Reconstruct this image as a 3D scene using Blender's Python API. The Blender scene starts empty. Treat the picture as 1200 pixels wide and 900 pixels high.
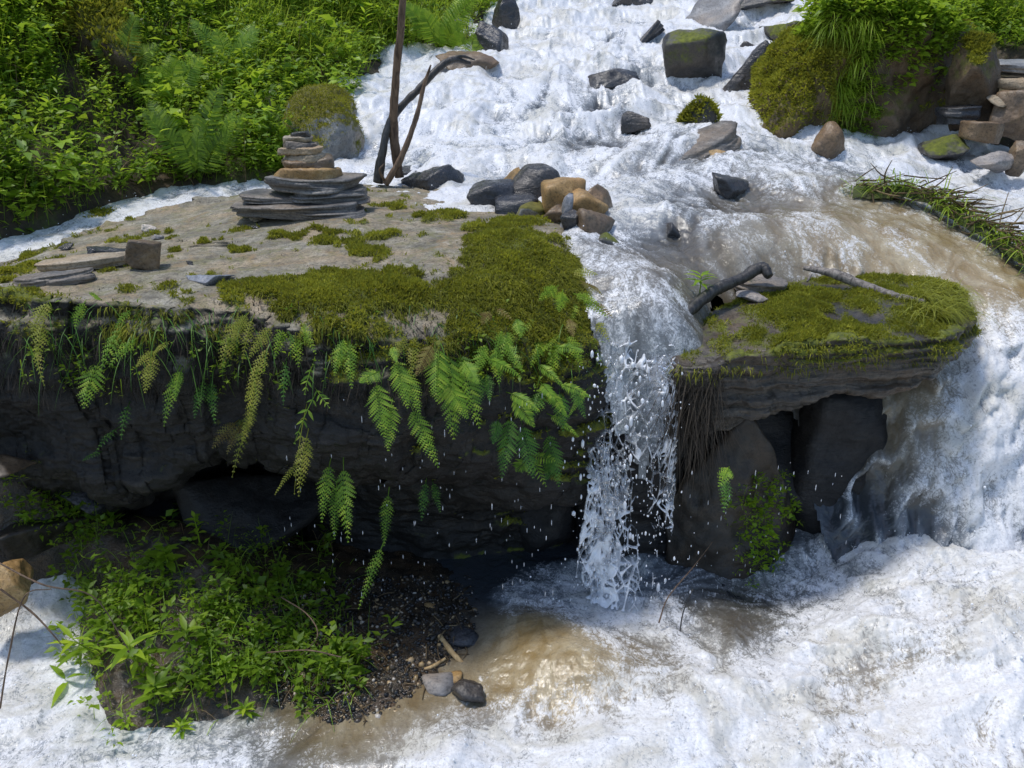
import bpy, math
import numpy as np
from mathutils import Vector
from mathutils.bvhtree import BVHTree

R = math.radians
rng = np.random.default_rng(11)
COL = bpy.context.scene.collection
sc = bpy.context.scene

# ------------------------------------------------------------------ camera, sky, sun, exposure
PITCH = R(22); CAMZ = 3.0
cam_d = bpy.data.cameras.new("camera"); cam = bpy.data.objects.new("camera", cam_d)
COL.objects.link(cam)
cam.location = (0, 0, CAMZ); cam.rotation_euler = (R(90) - PITCH, 0, 0)
cam_d.sensor_width = 36; cam_d.lens = 30; cam_d.clip_end = 500; cam_d.clip_start = 0.05
sc.camera = cam

SUN_DIR = np.array([-0.30, 0.05, 0.95]); SUN_DIR /= np.linalg.norm(SUN_DIR)
w = bpy.data.worlds.new("World"); sc.world = w; w.use_nodes = True
nt = w.node_tree
sky = nt.nodes.new('ShaderNodeTexSky'); sky.sky_type = 'NISHITA'; sky.sun_disc = False
sky.sun_elevation = math.asin(SUN_DIR[2]); sky.sun_rotation = math.atan2(SUN_DIR[0], SUN_DIR[1])
nt.links.new(sky.outputs[0], nt.nodes['Background'].inputs[0])
nt.nodes['Background'].inputs[1].default_value = 0.15
sd = bpy.data.lights.new("sun", 'SUN'); sun = bpy.data.objects.new("sun", sd); COL.objects.link(sun)
sd.energy = 2.1; sd.angle = R(7); sd.color = (1.0, 0.96, 0.9)
sun.rotation_euler = Vector(SUN_DIR).to_track_quat('Z', 'Y').to_euler()
sun.location = (0, 0, 20)
sc.view_settings.view_transform = 'Standard'; sc.view_settings.look = 'None'
sc.view_settings.exposure = 0.36; sc.view_settings.gamma = 1.0
sc.view_settings.use_curve_mapping = False
sc.render.engine = 'CYCLES'
sc.cycles.max_bounces = 6; sc.cycles.diffuse_bounces = 3; sc.cycles.glossy_bounces = 3
sc.cycles.transmission_bounces = 4; sc.cycles.transparent_max_bounces = 8
sc.cycles.use_denoising = True

# ------------------------------------------------------------------ projection helpers
cP, sP = math.cos(PITCH), math.sin(PITCH)
def ray(u, v):
    x = (u - 600) / 1000.0; y = (450 - v) / 1000.0
    return np.array([x, cP + y * sP, -sP + y * cP])
def px(u, v, d):
    r = ray(u, v); return r * (d / r[1]) + np.array([0, 0, CAMZ])
def pz(u, v, z):
    r = ray(u, v); return r * ((z - CAMZ) / r[2]) + np.array([0, 0, CAMZ])
def proj(V):
    x = V[:, 0]; y = V[:, 1]; z = V[:, 2] - CAMZ
    f = y * cP - z * sP; up = y * sP + z * cP
    f = np.maximum(f, 0.05)
    return 600 + 1000 * x / f, 450 - 1000 * up / f
def unit(a):
    a = np.asarray(a, float); return a / np.maximum(np.linalg.norm(a, axis=-1, keepdims=True), 1e-9)

# ------------------------------------------------------------------ noise
_T = np.random.default_rng(3).random((64, 64, 64)).astype(np.float32)
def vn(p):
    p = np.asarray(p, np.float64); i = np.floor(p).astype(np.int64); f = (p - i).astype(np.float32)
    f = f * f * f * (f * (f * 6 - 15) + 10)
    i0 = i & 63; i1 = (i + 1) & 63
    x0, y0, z0 = i0[:, 0], i0[:, 1], i0[:, 2]; x1, y1, z1 = i1[:, 0], i1[:, 1], i1[:, 2]
    fx, fy, fz = f[:, 0], f[:, 1], f[:, 2]
    a = _T[x0, y0, z0] * (1 - fx) + _T[x1, y0, z0] * fx
    b = _T[x0, y1, z0] * (1 - fx) + _T[x1, y1, z0] * fx
    c = _T[x0, y0, z1] * (1 - fx) + _T[x1, y0, z1] * fx
    d = _T[x0, y1, z1] * (1 - fx) + _T[x1, y1, z1] * fx
    return ((a * (1 - fy) + b * fy) * (1 - fz) + (c * (1 - fy) + d * fy) * fz) * 2 - 1
def fbm(p, o=4, g=0.5, ridged=False):
    p = np.array(p, float); s = 0; a = 1; t = 0
    for k in range(o):
        n = vn(p)
        if ridged: n = 1 - 2 * np.abs(n)
        s = s + n * a; t += a; a *= g; p = p * 2.03 + np.array([17.3, 5.1, 9.7])
    return s / t
def sstep(a, b, x):
    t = np.clip((x - a) / (b - a), 0, 1); return t * t * (3 - 2 * t)

# ------------------------------------------------------------------ thin plate interpolation
class TPS:
    def __init__(s, XY, VAL, reg=1e-3):
        XY = np.array(XY, float); VAL = np.array(VAL, float)
        n = len(XY); K = s.k(XY, XY) + np.eye(n) * reg
        A = np.zeros((n + 3, n + 3)); A[:n, :n] = K
        Pm = np.c_[np.ones(n), XY]; A[:n, n:] = Pm; A[n:, :n] = Pm.T
        B = np.zeros((n + 3, VAL.shape[1])); B[:n] = VAL
        s.w = np.linalg.solve(A, B); s.c = XY
    def k(s, a, b):
        d2 = ((a[:, None, :] - b[None]) ** 2).sum(-1); return 0.5 * d2 * np.log(d2 + 1e-9)
    def __call__(s, X):
        out = []
        for i in range(0, len(X), 60000):
            q = X[i:i + 60000]
            out.append(np.c_[s.k(q, s.c), np.ones(len(q)), q] @ s.w)
        return np.concatenate(out)

# ------------------------------------------------------------------ mesh helpers
def mesh_np(name, V, F, mat, attrs=None, parent=None, loc=None, smooth=True):
    V = np.asarray(V, np.float32)
    if parent is not None: loc0 = np.array(parent['_o'][:]); V = V - loc0
    elif loc is not None: V = V - np.asarray(loc)
    me = bpy.data.meshes.new(name)
    Fs = F if isinstance(F, list) else [F]
    tot = np.concatenate([np.full(len(f), f.shape[1], np.int32) for f in Fs])
    loops = np.concatenate([np.asarray(f, np.int32).ravel() for f in Fs])
    me.vertices.add(len(V)); me.vertices.foreach_set('co', V.astype(np.float32).ravel())
    me.loops.add(len(loops)); me.loops.foreach_set('vertex_index', loops)
    me.polygons.add(len(tot))
    me.polygons.foreach_set('loop_start', np.concatenate([[0], np.cumsum(tot)[:-1]]).astype(np.int32))
    me.polygons.foreach_set('loop_total', tot)
    me.polygons.foreach_set('use_smooth', np.full(len(tot), smooth))
    me.update(calc_edges=True)
    for k, a in (attrs or {}).items():
        at = me.attributes.new(k, 'FLOAT', 'POINT'); at.data.foreach_set('value', np.asarray(a, np.float32))
    if mat is not None: me.materials.append(mat)
    o = bpy.data.objects.new(name, me); COL.objects.link(o)
    if parent is not None: o.parent = parent
    elif loc is not None: o.location = loc
    return o
def empty(name, loc):
    o = bpy.data.objects.new(name, None); COL.objects.link(o); o.location = loc
    o['_o'] = [float(a) for a in loc]; o.empty_display_size = 0.05
    return o
def tag(o, label=None, cat=None, group=None, kind=None):
    if label: o['label'] = label
    if cat: o['category'] = cat
    if group: o['group'] = group
    if kind: o['kind'] = kind
    return o
def grid_faces(nr, nc, wrap=False):
    i = np.arange(nr - 1)[:, None]; j = np.arange(nc if wrap else nc - 1)[None]
    a = i * nc + j; b = i * nc + (j + 1) % nc; c = (i + 1) * nc + (j + 1) % nc; d = (i + 1) * nc + j
    return np.stack([a, b, c, d], -1).reshape(-1, 4)
def normals(V, F):
    n = np.cross(V[F[:, 2]] - V[F[:, 0]], V[F[:, -1]] - V[F[:, 1]]) if F.shape[1] == 4 else np.cross(V[F[:, 1]] - V[F[:, 0]], V[F[:, 2]] - V[F[:, 0]])
    N = np.zeros_like(V)
    for k in range(F.shape[1]):
        for c in range(3): N[:, c] += np.bincount(F[:, k], n[:, c], minlength=len(V))
    return unit(N)
class Acc:
    def __init__(s): s.V = []; s.F = {}; s.A = []; s.n = 0
    def add(s, V, F, a=0.5):
        V = np.asarray(V, float).reshape(-1, 3); F = np.asarray(F)
        s.V.append(V); s.F.setdefault(F.shape[1], []).append(F + s.n)
        s.A.append(np.broadcast_to(a, (len(V),)).astype(float)); s.n += len(V)
    def build(s, name, mat, parent=None, loc=None, smooth=True):
        V = np.concatenate(s.V); F = [np.concatenate(f) for f in s.F.values()]
        return mesh_np(name, V, F, mat, {'tint': np.concatenate(s.A)}, parent, loc, smooth)
def leaves(P0, D, N, L, W, rows=((.45, 1),), fold=.25, curl=.2):
    """M pointed leaves along D with blade normal N; returns V (M*k,3), F"""
    P0 = np.atleast_2d(P0); M = len(P0); D = unit(D) * np.ones((M, 1)); S = unit(np.cross(D, N)); N = unit(np.cross(S, D))
    L = np.broadcast_to(L, (M,))[:, None]; W = np.broadcast_to(W, (M,))[:, None]
    curl = np.broadcast_to(curl, (M,))[:, None]
    vs = [P0]
    for t, wd in rows:
        c = P0 + D * L * t - N * L * curl * t * t
        vs += [c - S * W * wd * .5 + N * W * fold * wd * .5, c, c + S * W * wd * .5 + N * W * fold * wd * .5]
    vs.append(P0 + D * L - N * L * curl)
    V = np.stack(vs, 1); k = V.shape[1]; f = [[0, 2, 1], [0, 3, 2]]
    for r in range(len(rows) - 1):
        a = 1 + 3 * r; b = a + 3
        f += [[a, a + 1, b + 1], [a, b + 1, b], [a + 1, a + 2, b + 2], [a + 1, b + 2, b + 1]]
    a = 1 + 3 * (len(rows) - 1); f += [[a, a + 1, k - 1], [a + 1, a + 2, k - 1]]
    F = (np.array(f)[None] + (np.arange(M) * k)[:, None, None]).reshape(-1, 3)
    return V.reshape(-1, 3), F, k
LEAF3 = ((.18, .6), (.42, 1), (.72, .62))
def blades(P0, D, L, W, bend, K=4):
    P0 = np.atleast_2d(P0); M = len(P0); D = unit(D)
    L = np.broadcast_to(L, (M,)); W = np.broadcast_to(W, (M,)); bend = np.broadcast_to(bend, (M,))
    h = D * np.array([1, 1, 0]); h = unit(h + 1e-4); S = unit(np.cross(h, [0, 0, 1.]))
    rows = []; p = P0.copy(); d = D.copy(); seg = (L / K)[:, None]
    for k in range(K + 1):
        wd = (W * (1 - (k / K) ** 1.6) * .5 + 0.0002)[:, None]
        rows += [p - S * wd, p + S * wd]
        d = unit(d + (np.array([0, 0, -1.]) + h * .3) * (bend / K)[:, None]); p = p + d * seg
    V = np.stack(rows, 1); kk = 2 * (K + 1)
    f = [[2 * k, 2 * k + 1, 2 * k + 3, 2 * k + 2] for k in range(K)]
    F = (np.array(f)[None] + (np.arange(M) * kk)[:, None, None]).reshape(-1, 4)
    return V.reshape(-1, 3), F, kk
def crm(pts, n, closed=False):
    pts = np.array(pts, float); m = len(pts)
    if not closed: q = np.vstack([2 * pts[0] - pts[1], pts, 2 * pts[-1] - pts[-2]]); ns = m - 1
    else: q = np.vstack([pts[-1], pts, pts[0], pts[1]]); ns = m
    out = []
    for s in range(ns):
        t = np.linspace(0, 1, 40, endpoint=False)[:, None]; a, b, c, d = q[s], q[s + 1], q[s + 2], q[s + 3]
        out.append(.5 * (2 * b + (c - a) * t + (2 * a - 5 * b + 4 * c - d) * t * t + (3 * b - a - 3 * c + d) * t ** 3))
    C = np.vstack(out + ([pts[:1]] if closed else [pts[-1:]]))
    L = np.concatenate([[0], np.cumsum(np.linalg.norm(np.diff(C[:, :3], axis=0), axis=1))])
    s = np.linspace(0, L[-1], n, endpoint=not closed)
    return np.stack([np.interp(s, L, C[:, k]) for k in range(C.shape[1])], 1)
def tube(pts, rad, n=24, m=7, rough=0., seed=0, ends=True):
    C = crm(np.c_[np.array(pts, float), np.broadcast_to(rad, (len(pts),))], n); P_ = C[:, :3]; r = C[:, 3]
    T = unit(np.gradient(P_, axis=0)); ref = np.array([.31, .22, .93]); 
    A = unit(np.cross(T, ref)); B = np.cross(T, A)
    th = np.linspace(0, 2 * np.pi, m, endpoint=False)
    V = P_[:, None] + (A[:, None] * np.cos(th)[None, :, None] + B[:, None] * np.sin(th)[None, :, None]) * r[:, None, None]
    V = V.reshape(-1, 3)
    if rough: V = V + (V - np.repeat(P_, m, 0)) * (fbm(V * np.array([30, 30, 12.]) + seed, 3) * rough)[:, None]
    F = grid_faces(n, m, True)
    V = np.vstack([V, P_[:1], P_[-1:]]); k = n * m
    F3 = np.array([[k, (j + 1) % m, j] for j in range(m)] + [[k + 1, (n - 1) * m + j, (n - 1) * m + (j + 1) % m] for j in range(m)])
    return V, F, F3
def add_tube(acc, *a, tint=.5, **k):
    V, F, F3 = tube(*a, **k); n0 = acc.n; acc.add(V, F, tint)
    acc.F.setdefault(3, []).append(F3 + n0)

# ------------------------------------------------------------------ materials
class NB:
    def __init__(s, name):
        s.m = bpy.data.materials.new(name); s.m.use_nodes = True; s.t = s.m.node_tree; s.t.nodes.clear()
        s.out = s.t.nodes.new('ShaderNodeOutputMaterial')
    def n(s, typ, **kw):
        nd = s.t.nodes.new(typ)
        for k, v in kw.items():
            if k.startswith('i_'):
                nd.inputs[int(k[2:]) if k[2:].isdigit() else k[2:].replace('_', ' ')].default_value = v
            else: setattr(nd, k, v)
        return nd
    def l(s, a, b): s.t.links.new(a, b)
    def coord(s, scale=(1, 1, 1), obj=True, rnd=True):
        c = s.n('ShaderNodeTexCoord'); mp = s.n('ShaderNodeMapping'); mp.inputs['Scale'].default_value = scale
        s.l(c.outputs['Object'], mp.inputs[0])
        if rnd:
            oi = s.n('ShaderNodeObjectInfo'); mu = s.n('ShaderNodeMath', operation='MULTIPLY'); mu.inputs[1].default_value = 37
            s.l(oi.outputs['Random'], mu.inputs[0]); s.l(mu.outputs[0], mp.inputs['Location'])
        return mp.outputs[0]
    def noise(s, vec, scale, detail=5, rough=.55, dist=0):
        nd = s.n('ShaderNodeTexNoise'); nd.inputs['Scale'].default_value = scale; nd.inputs['Detail'].default_value = detail
        nd.inputs['Roughness'].default_value = rough; nd.inputs['Distortion'].default_value = dist
        if vec: s.l(vec, nd.inputs['Vector'])
        return nd.outputs[0]
    def ramp(s, fac, stops):
        r = s.n('ShaderNodeValToRGB'); e = r.color_ramp.elements
        while len(e) < len(stops): e.new(.5)
        for q, (p_, c) in zip(e, stops): q.position = p_; q.color = (*c, 1) if len(c) == 3 else c
        s.l(fac, r.inputs[0]); return r.outputs[0]
    def mix(s, f, a, b, typ='RGBA'):
        m = s.n('ShaderNodeMix'); m.data_type = 'RGBA'
        for sock, v in ((m.inputs[0], f), (m.inputs[6], a), (m.inputs[7], b)):
            if isinstance(v, (int, float)): sock.default_value = v
            elif isinstance(v, tuple): sock.default_value = (*v, 1)
            else: s.l(v, sock)
        return m.outputs[2]
    def math(s, op, a, b=0., c=0., clamp=False):
        m = s.n('ShaderNodeMath', operation=op); m.use_clamp = clamp
        for k, v in enumerate((a, b, c)):
            if isinstance(v, (int, float)): m.inputs[k].default_value = v
            else: s.l(v, m.inputs[k])
        return m.outputs[0]
    def attr(s, name):
        a = s.n('ShaderNodeAttribute'); a.attribute_name = name; return a.outputs['Fac']
    def bump(s, h, dist, strength=1., prev=None):
        b = s.n('ShaderNodeBump'); b.inputs['Strength'].default_value = strength; b.inputs['Distance'].default_value = dist
        s.l(h, b.inputs['Height'])
        if prev: s.l(prev, b.inputs['Normal'])
        return b.outputs[0]
def setin(s, sock, v):
    if isinstance(v, (int, float)): sock.default_value = v
    elif isinstance(v, tuple): sock.default_value = (*v, 1)
    else: s.l(v, sock)
def principled(s, col, rough, nrm=None, spec=.5):
    p = s.n('ShaderNodeBsdfPrincipled')
    setin(s, p.inputs['Base Color'], col); setin(s, p.inputs['Roughness'], rough); setin(s, p.inputs['Specular IOR Level'], spec)
    if nrm: s.l(nrm, p.inputs['Normal'])
    return p.outputs[0]

def rock_mat(name, c1, c2, c3, rough=.75, strata=3., scale=6., mossattr=False, up_moss=0., bumpd=.012, mosscol=((.05, .065, .009), (.19, .21, .022)), speck=.0, wet_shade_attr=False):
    s = NB(name); v = s.coord((1, 1, strata)); vf = s.coord((1, 1, 1))
    n1 = s.noise(v, scale, 8, .62, .4); n2 = s.noise(vf, scale * 5, 6, .65); n3 = s.noise(vf, scale * .45, 3)
    col = s.ramp(n1, [(.3, c1), (.52, c2), (.72, c3)])
    col = s.mix(s.math('MULTIPLY', s.ramp(n3, [(.45, (0, 0, 0)), (.65, (1, 1, 1))]), .5), col, tuple(np.array(c3) * np.array([1.1, .85, .6])))
    f = s.noise(vf, scale * 14, 4, .7)
    col = s.mix(s.ramp(f, [(.38, (.65,) * 3), (.5, (0,) * 3)]), col, tuple(np.array(c1) * .6))
    if speck:
        vo = s.n('ShaderNodeTexVoronoi'); vo.inputs['Scale'].default_value = 55; s.l(vf, vo.inputs['Vector'])
        col = s.mix(s.math('MULTIPLY', s.ramp(vo.outputs['Distance'], [(.05, (1,) * 3), (.14, (0,) * 3)]), speck), col, (.55, .55, .5))
    h = s.math('ADD', s.math('MULTIPLY', n1, 1.), s.math('MULTIPLY', n2, .35))
    h = s.math('ADD', h, s.math('MULTIPLY', f, .15))
    if wet_shade_attr:
        st = s.noise(s.coord((3, 3, 1.), rnd=False), 2.2, 6, .7, .8)
        ora = s.ramp(st, [(.54, (0,) * 3), (.66, (.6,) * 3)]); col = s.mix(ora, col, (.27, .175, .075))
        col = s.mix(s.ramp(s.noise(vf, 9, 6, .7, 1.), [(.5, (0,) * 3), (.62, (.6,) * 3)]), col, (.15, .145, .045))
        col = s.mix(s.ramp(s.noise(vf, 32, 5, .75), [(.36, (.75,) * 3), (.5, (0,) * 3)]), col, (.07, .062, .045))
        wet_shade = s.attr('wet'); wet_shade_col = s.ramp(n1, [(.3, (.006, .0055, .005)), (.55, (.014, .0125, .0105)), (.75, (.042, .035, .026))]); col = s.mix(wet_shade, col, wet_shade_col)  # near-black colour for damp rock and for the shade under the rim
    nr = s.bump(h, bumpd, .9); rg = s.ramp(n2, [(.3, (rough - .18,) * 3), (.7, (min(1, rough + .12),) * 3)])
    if wet_shade_attr: rg = s.mix(wet_shade, rg, (.55, .55, .55))
    if mossattr or up_moss:
        if mossattr: mk = s.attr('moss')
        else:
            g = s.n('ShaderNodeNewGeometry'); sp = s.n('ShaderNodeSeparateXYZ'); s.l(g.outputs['Normal'], sp.inputs[0])
            mk = s.math('ADD', s.math('MULTIPLY', sp.outputs[2], up_moss), s.math('MULTIPLY', s.math('SUBTRACT', n3, .5), 2.2))
        mk = s.math('ADD', mk, s.math('MULTIPLY', s.math('SUBTRACT', n2, .5), .9))
        mk = s.ramp(mk, [(.25, (0,) * 3), (.42, (.45,) * 3), (.6, (1,) * 3)])
        mc = s.ramp(s.noise(vf, 30, 5, .7), [(.3, mosscol[0]), (.55, tuple(np.mean(mosscol, 0))), (.72, mosscol[1])])
        col = s.mix(mk, col, mc); rg = s.mix(mk, rg, (.9, .9, .9))
    s.l(principled(s, col, rg, nr), s.out.inputs[0]); return s.m

M = {}
M['main'] = rock_mat('schist', (.10, .088, .065), (.25, .23, .175), (.42, .39, .315), .72, 2.5, 7, mossattr=True, bumpd=.03, wet_shade_attr=True)
M['dark'] = rock_mat('wet_dark_rock', (.018, .019, .022), (.04, .042, .048), (.085, .085, .085), .32, 3, 5, bumpd=.02)
M['shade'] = rock_mat('shaded_dark_rock', (.005, .005, .006), (.012, .012, .013), (.024, .023, .022), .65, 3, 5, bumpd=.02)  # darker copy of the dark rock, with the hollow's shade in its colour
M['darkmoss'] = rock_mat('dark_rock_moss', (.02, .021, .022), (.045, .045, .046), (.09, .085, .075), .45, 2, 5, up_moss=.5, bumpd=.02)
M['grey'] = rock_mat('grey_rock', (.12, .12, .125), (.22, .225, .235), (.36, .36, .37), .55, 2, 5)
M['slate'] = rock_mat('slate', (.13, .14, .16), (.22, .235, .27), (.3, .32, .36), .45, 1, 9, bumpd=.008)
M['slatedark'] = rock_mat('layered_slate', (.045, .045, .045), (.13, .125, .12), (.3, .28, .25), .6, 14, 5, bumpd=.01)
M['ochre'] = rock_mat('ochre_rock', (.14, .085, .03), (.32, .2, .075), (.45, .33, .17), .6, 1, 6)
M['tan'] = rock_mat('tan_rock', (.16, .13, .09), (.32, .26, .18), (.42, .37, .29), .65, 3, 6)
M['brown'] = rock_mat('brown_rock', (.06, .045, .03), (.14, .1, .065), (.25, .19, .12), .5, 1.5, 5)
M['bank'] = rock_mat('bank_boulder', (.05, .035, .02), (.1, .07, .042), (.16, .12, .08), .7, 1, 5, up_moss=.85, bumpd=.03, mosscol=((.05, .055, .01), (.16, .15, .025)))
M['gold'] = rock_mat('golden_moss_rock', (.05, .035, .015), (.12, .085, .035), (.2, .15, .08), .7, 1, 5, up_moss=.95, bumpd=.04, mosscol=((.08, .075, .012), (.24, .22, .03)))
M['bankmoss'] = rock_mat('mossy_earth', (.03, .02, .012), (.07, .048, .028), (.13, .095, .055), .8, 1, 5, up_moss=1.3, bumpd=.04, mosscol=((.04, .05, .01), (.14, .14, .022)))
M['pale'] = rock_mat('pale_boulder', (.09, .09, .085), (.19, .19, .18), (.36, .36, .34), .6, 1, 6, up_moss=1.25, mosscol=((.07, .07, .015), (.2, .18, .03)))
M['mossy'] = rock_mat('moss_slab', (.02, .018, .015), (.055, .047, .037), (.13, .11, .085), .4, 9, 4, mossattr=True, bumpd=.02)
M['soil'] = rock_mat('bank_soil', (.02, .015, .009), (.045, .034, .02), (.09, .07, .04), .85, 1, 4, mossattr=True, bumpd=.03, mosscol=((.025, .04, .006), (.09, .13, .015)))
M['bed'] = rock_mat('wet_bed', (.015, .012, .01), (.042, .033, .023), (.11, .08, .05), .2, 1, 14, bumpd=.015, speck=.2)
M['white_quartz'] = rock_mat('pale_pebble', (.4, .38, .34), (.55, .53, .5), (.7, .68, .64), .5, 1, 6)

def leaf_mat(name, a, b, c, trans=.35, rough=.45, patch=.0):
    s = NB(name); t = s.attr('tint'); v = s.coord(rnd=False)
    col = s.ramp(t, [(0., a), (.5, b), (1., c)])
    col = s.mix(s.math('MULTIPLY', s.noise(v, 60, 2), .35), col, tuple(np.array(a) * .7))
    p = principled(s, col, rough, None, .4); tr = s.n('ShaderNodeBsdfTranslucent')
    hc = s.mix(.5, col, tuple(np.array(c) * 1.3)); s.l(hc, tr.inputs[0])
    m = s.n('ShaderNodeMixShader'); m.inputs[0].default_value = trans
    s.l(p, m.inputs[1]); s.l(tr.outputs[0], m.inputs[2]); s.l(m.outputs[0], s.out.inputs[0]); return s.m
M['leaf'] = leaf_mat('leaf', (.05, .105, .011), (.165, .29, .018), (.38, .52, .04), .5)
M['bright'] = leaf_mat('bright_leaf', (.10, .21, .012), (.26, .43, .025), (.5, .62, .05), .5)
M['grass'] = leaf_mat('grass', (.12, .22, .015), (.28, .43, .03), (.5, .6, .07), .5)
M['fern'] = leaf_mat('fern_green', (.10, .21, .018), (.22, .40, .03), (.45, .58, .06), .4)
M['fernyellow'] = leaf_mat('fern_yellow', (.2, .22, .02), (.32, .36, .04), (.45, .42, .07), .4)
M['fernbrown'] = leaf_mat('fern_brown', (.16, .1, .03), (.28, .22, .05), (.36, .34, .08), .35)
M['ferndark'] = leaf_mat('fern_dark', (.045, .13, .02), (.09, .24, .03), (.2, .36, .05), .4)
M['moss'] = leaf_mat('moss_blade', (.065, .072, .007), (.21, .225, .016), (.47, .46, .045), .38, .8)
M['dry'] = leaf_mat('dry_matter', (.06, .04, .02), (.15, .1, .05), (.3, .22, .11), .15, .7)
M['root'] = leaf_mat('root_fibre', (.015, .012, .009), (.04, .032, .022), (.09, .07, .05), .1, .8)
def wood_mat(name, a, b, rough=.7):
    s = NB(name); v = s.coord((1, 1, .25)); n = s.noise(v, 40, 6, .6, 1.)
    s.l(principled(s, s.ramp(n, [(.35, a), (.65, b)]), rough, s.bump(n, .006)), s.out.inputs[0]); return s.m
M['blackwood'] = wood_mat('black_wood', (.012, .011, .011), (.06, .055, .05), .45)
M['brownwood'] = wood_mat('brown_wood', (.06, .035, .02), (.2, .13, .08))
M['greywood'] = wood_mat('grey_wood', (.06, .05, .045), (.28, .25, .22))
M['palewood'] = wood_mat('pale_wood', (.3, .19, .08), (.55, .4, .2))

def water_mat():
    s = NB('whitewater'); v = s.coord((1, .62, .8), rnd=False); vi = s.coord(rnd=False)
    foam = s.attr('foam'); brown = s.attr('brown')
    n1 = s.noise(v, 5, 6, .6, 1.3); n2 = s.noise(vi, 24, 5, .6, 1.6); n3 = s.noise(vi, 80, 4, .65); n0 = s.noise(vi, 2.3, 4, .6, 1.2)
    a = s.math('ADD', foam, s.math('MULTIPLY', s.math('SUBTRACT', n1, .5), .8))
    a = s.math('ADD', a, s.math('MULTIPLY', s.math('SUBTRACT', n2, .5), .55))
    a = s.math('ADD', a, s.math('MULTIPLY', s.math('SUBTRACT', n3, .5), .25))
    a = s.math('ADD', a, s.math('MULTIPLY', s.math('SUBTRACT', .5, n0), .7))
    def vein(sc_, w_, ds):
        k = s.math('ABSOLUTE', s.math('SUBTRACT', s.noise(v, sc_, 3, .6, ds), .5)); return s.ramp(k, [(0., (1,) * 3), (w_, (0,) * 3)])
    v1 = vein(9, .05, 2.2); v2 = vein(26, .07, 1.8)
    a = s.math('SUBTRACT', a, s.math('MULTIPLY', v1, .26)); a = s.math('SUBTRACT', a, s.math('MULTIPLY', v2, .22))
    a = s.math('SUBTRACT', a, .02)
    ff = s.ramp(a, [(.33, (0,) * 3), (.7, (1,) * 3)])
    h = s.math('ADD', s.math('MULTIPLY', n1, .6), s.math('MULTIPLY', n2, .25))
    nr = s.bump(s.math('ADD', h, s.math('MULTIPLY', n3, .06)), .03, .6)
    aer = s.ramp(foam, [(.3, (0,) * 3), (.62, (1,) * 3)])
    wcol = s.mix(aer, (.035, .042, .05), (.25, .275, .30))
    tan = s.ramp(n1, [(.35, (.27, .19, .085)), (.6, (.43, .355, .225))])
    wcol = s.mix(s.math('MULTIPLY', brown, 1.15, clamp=True), wcol, tan)
    wcol = s.mix(s.ramp(n3, [(.3, (.35,) * 3), (.5, (0,) * 3)]), wcol, (.06, .06, .06))
    fcol = s.ramp(n3, [(.34, (.56, .575, .60)), (.5, (.71, .72, .745)), (.64, (.78, .79, .81))])
    fcol = s.mix(s.ramp(n0, [(.46, (0,) * 3), (.62, (.75,) * 3)]), fcol, (.53, .515, .455))
    fcol = s.mix(s.math('MULTIPLY', brown, .35, clamp=True), fcol, (.62, .55, .43))
    wb = principled(s, wcol, .16, nr, .55); fb = principled(s, fcol, .35, nr, .4); fbn = fb.node; fbn.inputs['Subsurface Weight'].default_value = .35; fbn.inputs['Subsurface Scale'].default_value = .03; fbn.inputs['Subsurface Radius'].default_value = (1, 1, 1)
    m = s.n('ShaderNodeMixShader'); s.l(ff, m.inputs[0]); s.l(wb, m.inputs[1]); s.l(fb, m.inputs[2])
    s.l(m.outputs[0], s.out.inputs[0]); return s.m
M['water'] = water_mat()
def drop_mat():
    s = NB('falling_water'); t = s.attr('tint'); n = s.noise(s.coord(rnd=False), 40, 4)
    p = s.n('ShaderNodeBsdfPrincipled'); p.inputs['Base Color'].default_value = (.9, .93, .97, 1)
    p.inputs['Roughness'].default_value = .08; p.inputs['IOR'].default_value = 1.33; p.inputs['Transmission Weight'].default_value = 1.
    d = principled(s, (.8, .82, .86), .3); m = s.n('ShaderNodeMixShader')
    s.l(s.ramp(s.math('ADD', t, s.math('MULTIPLY', s.math('SUBTRACT', n, .5), .8)), [(.35, (0.12,) * 3), (.75, (1,) * 3)]), m.inputs[0])
    s.l(p.outputs[0], m.inputs[1]); s.l(d, m.inputs[2]); s.l(m.outputs[0], s.out.inputs[0]); return s.m
M['drop'] = drop_mat()

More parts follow.
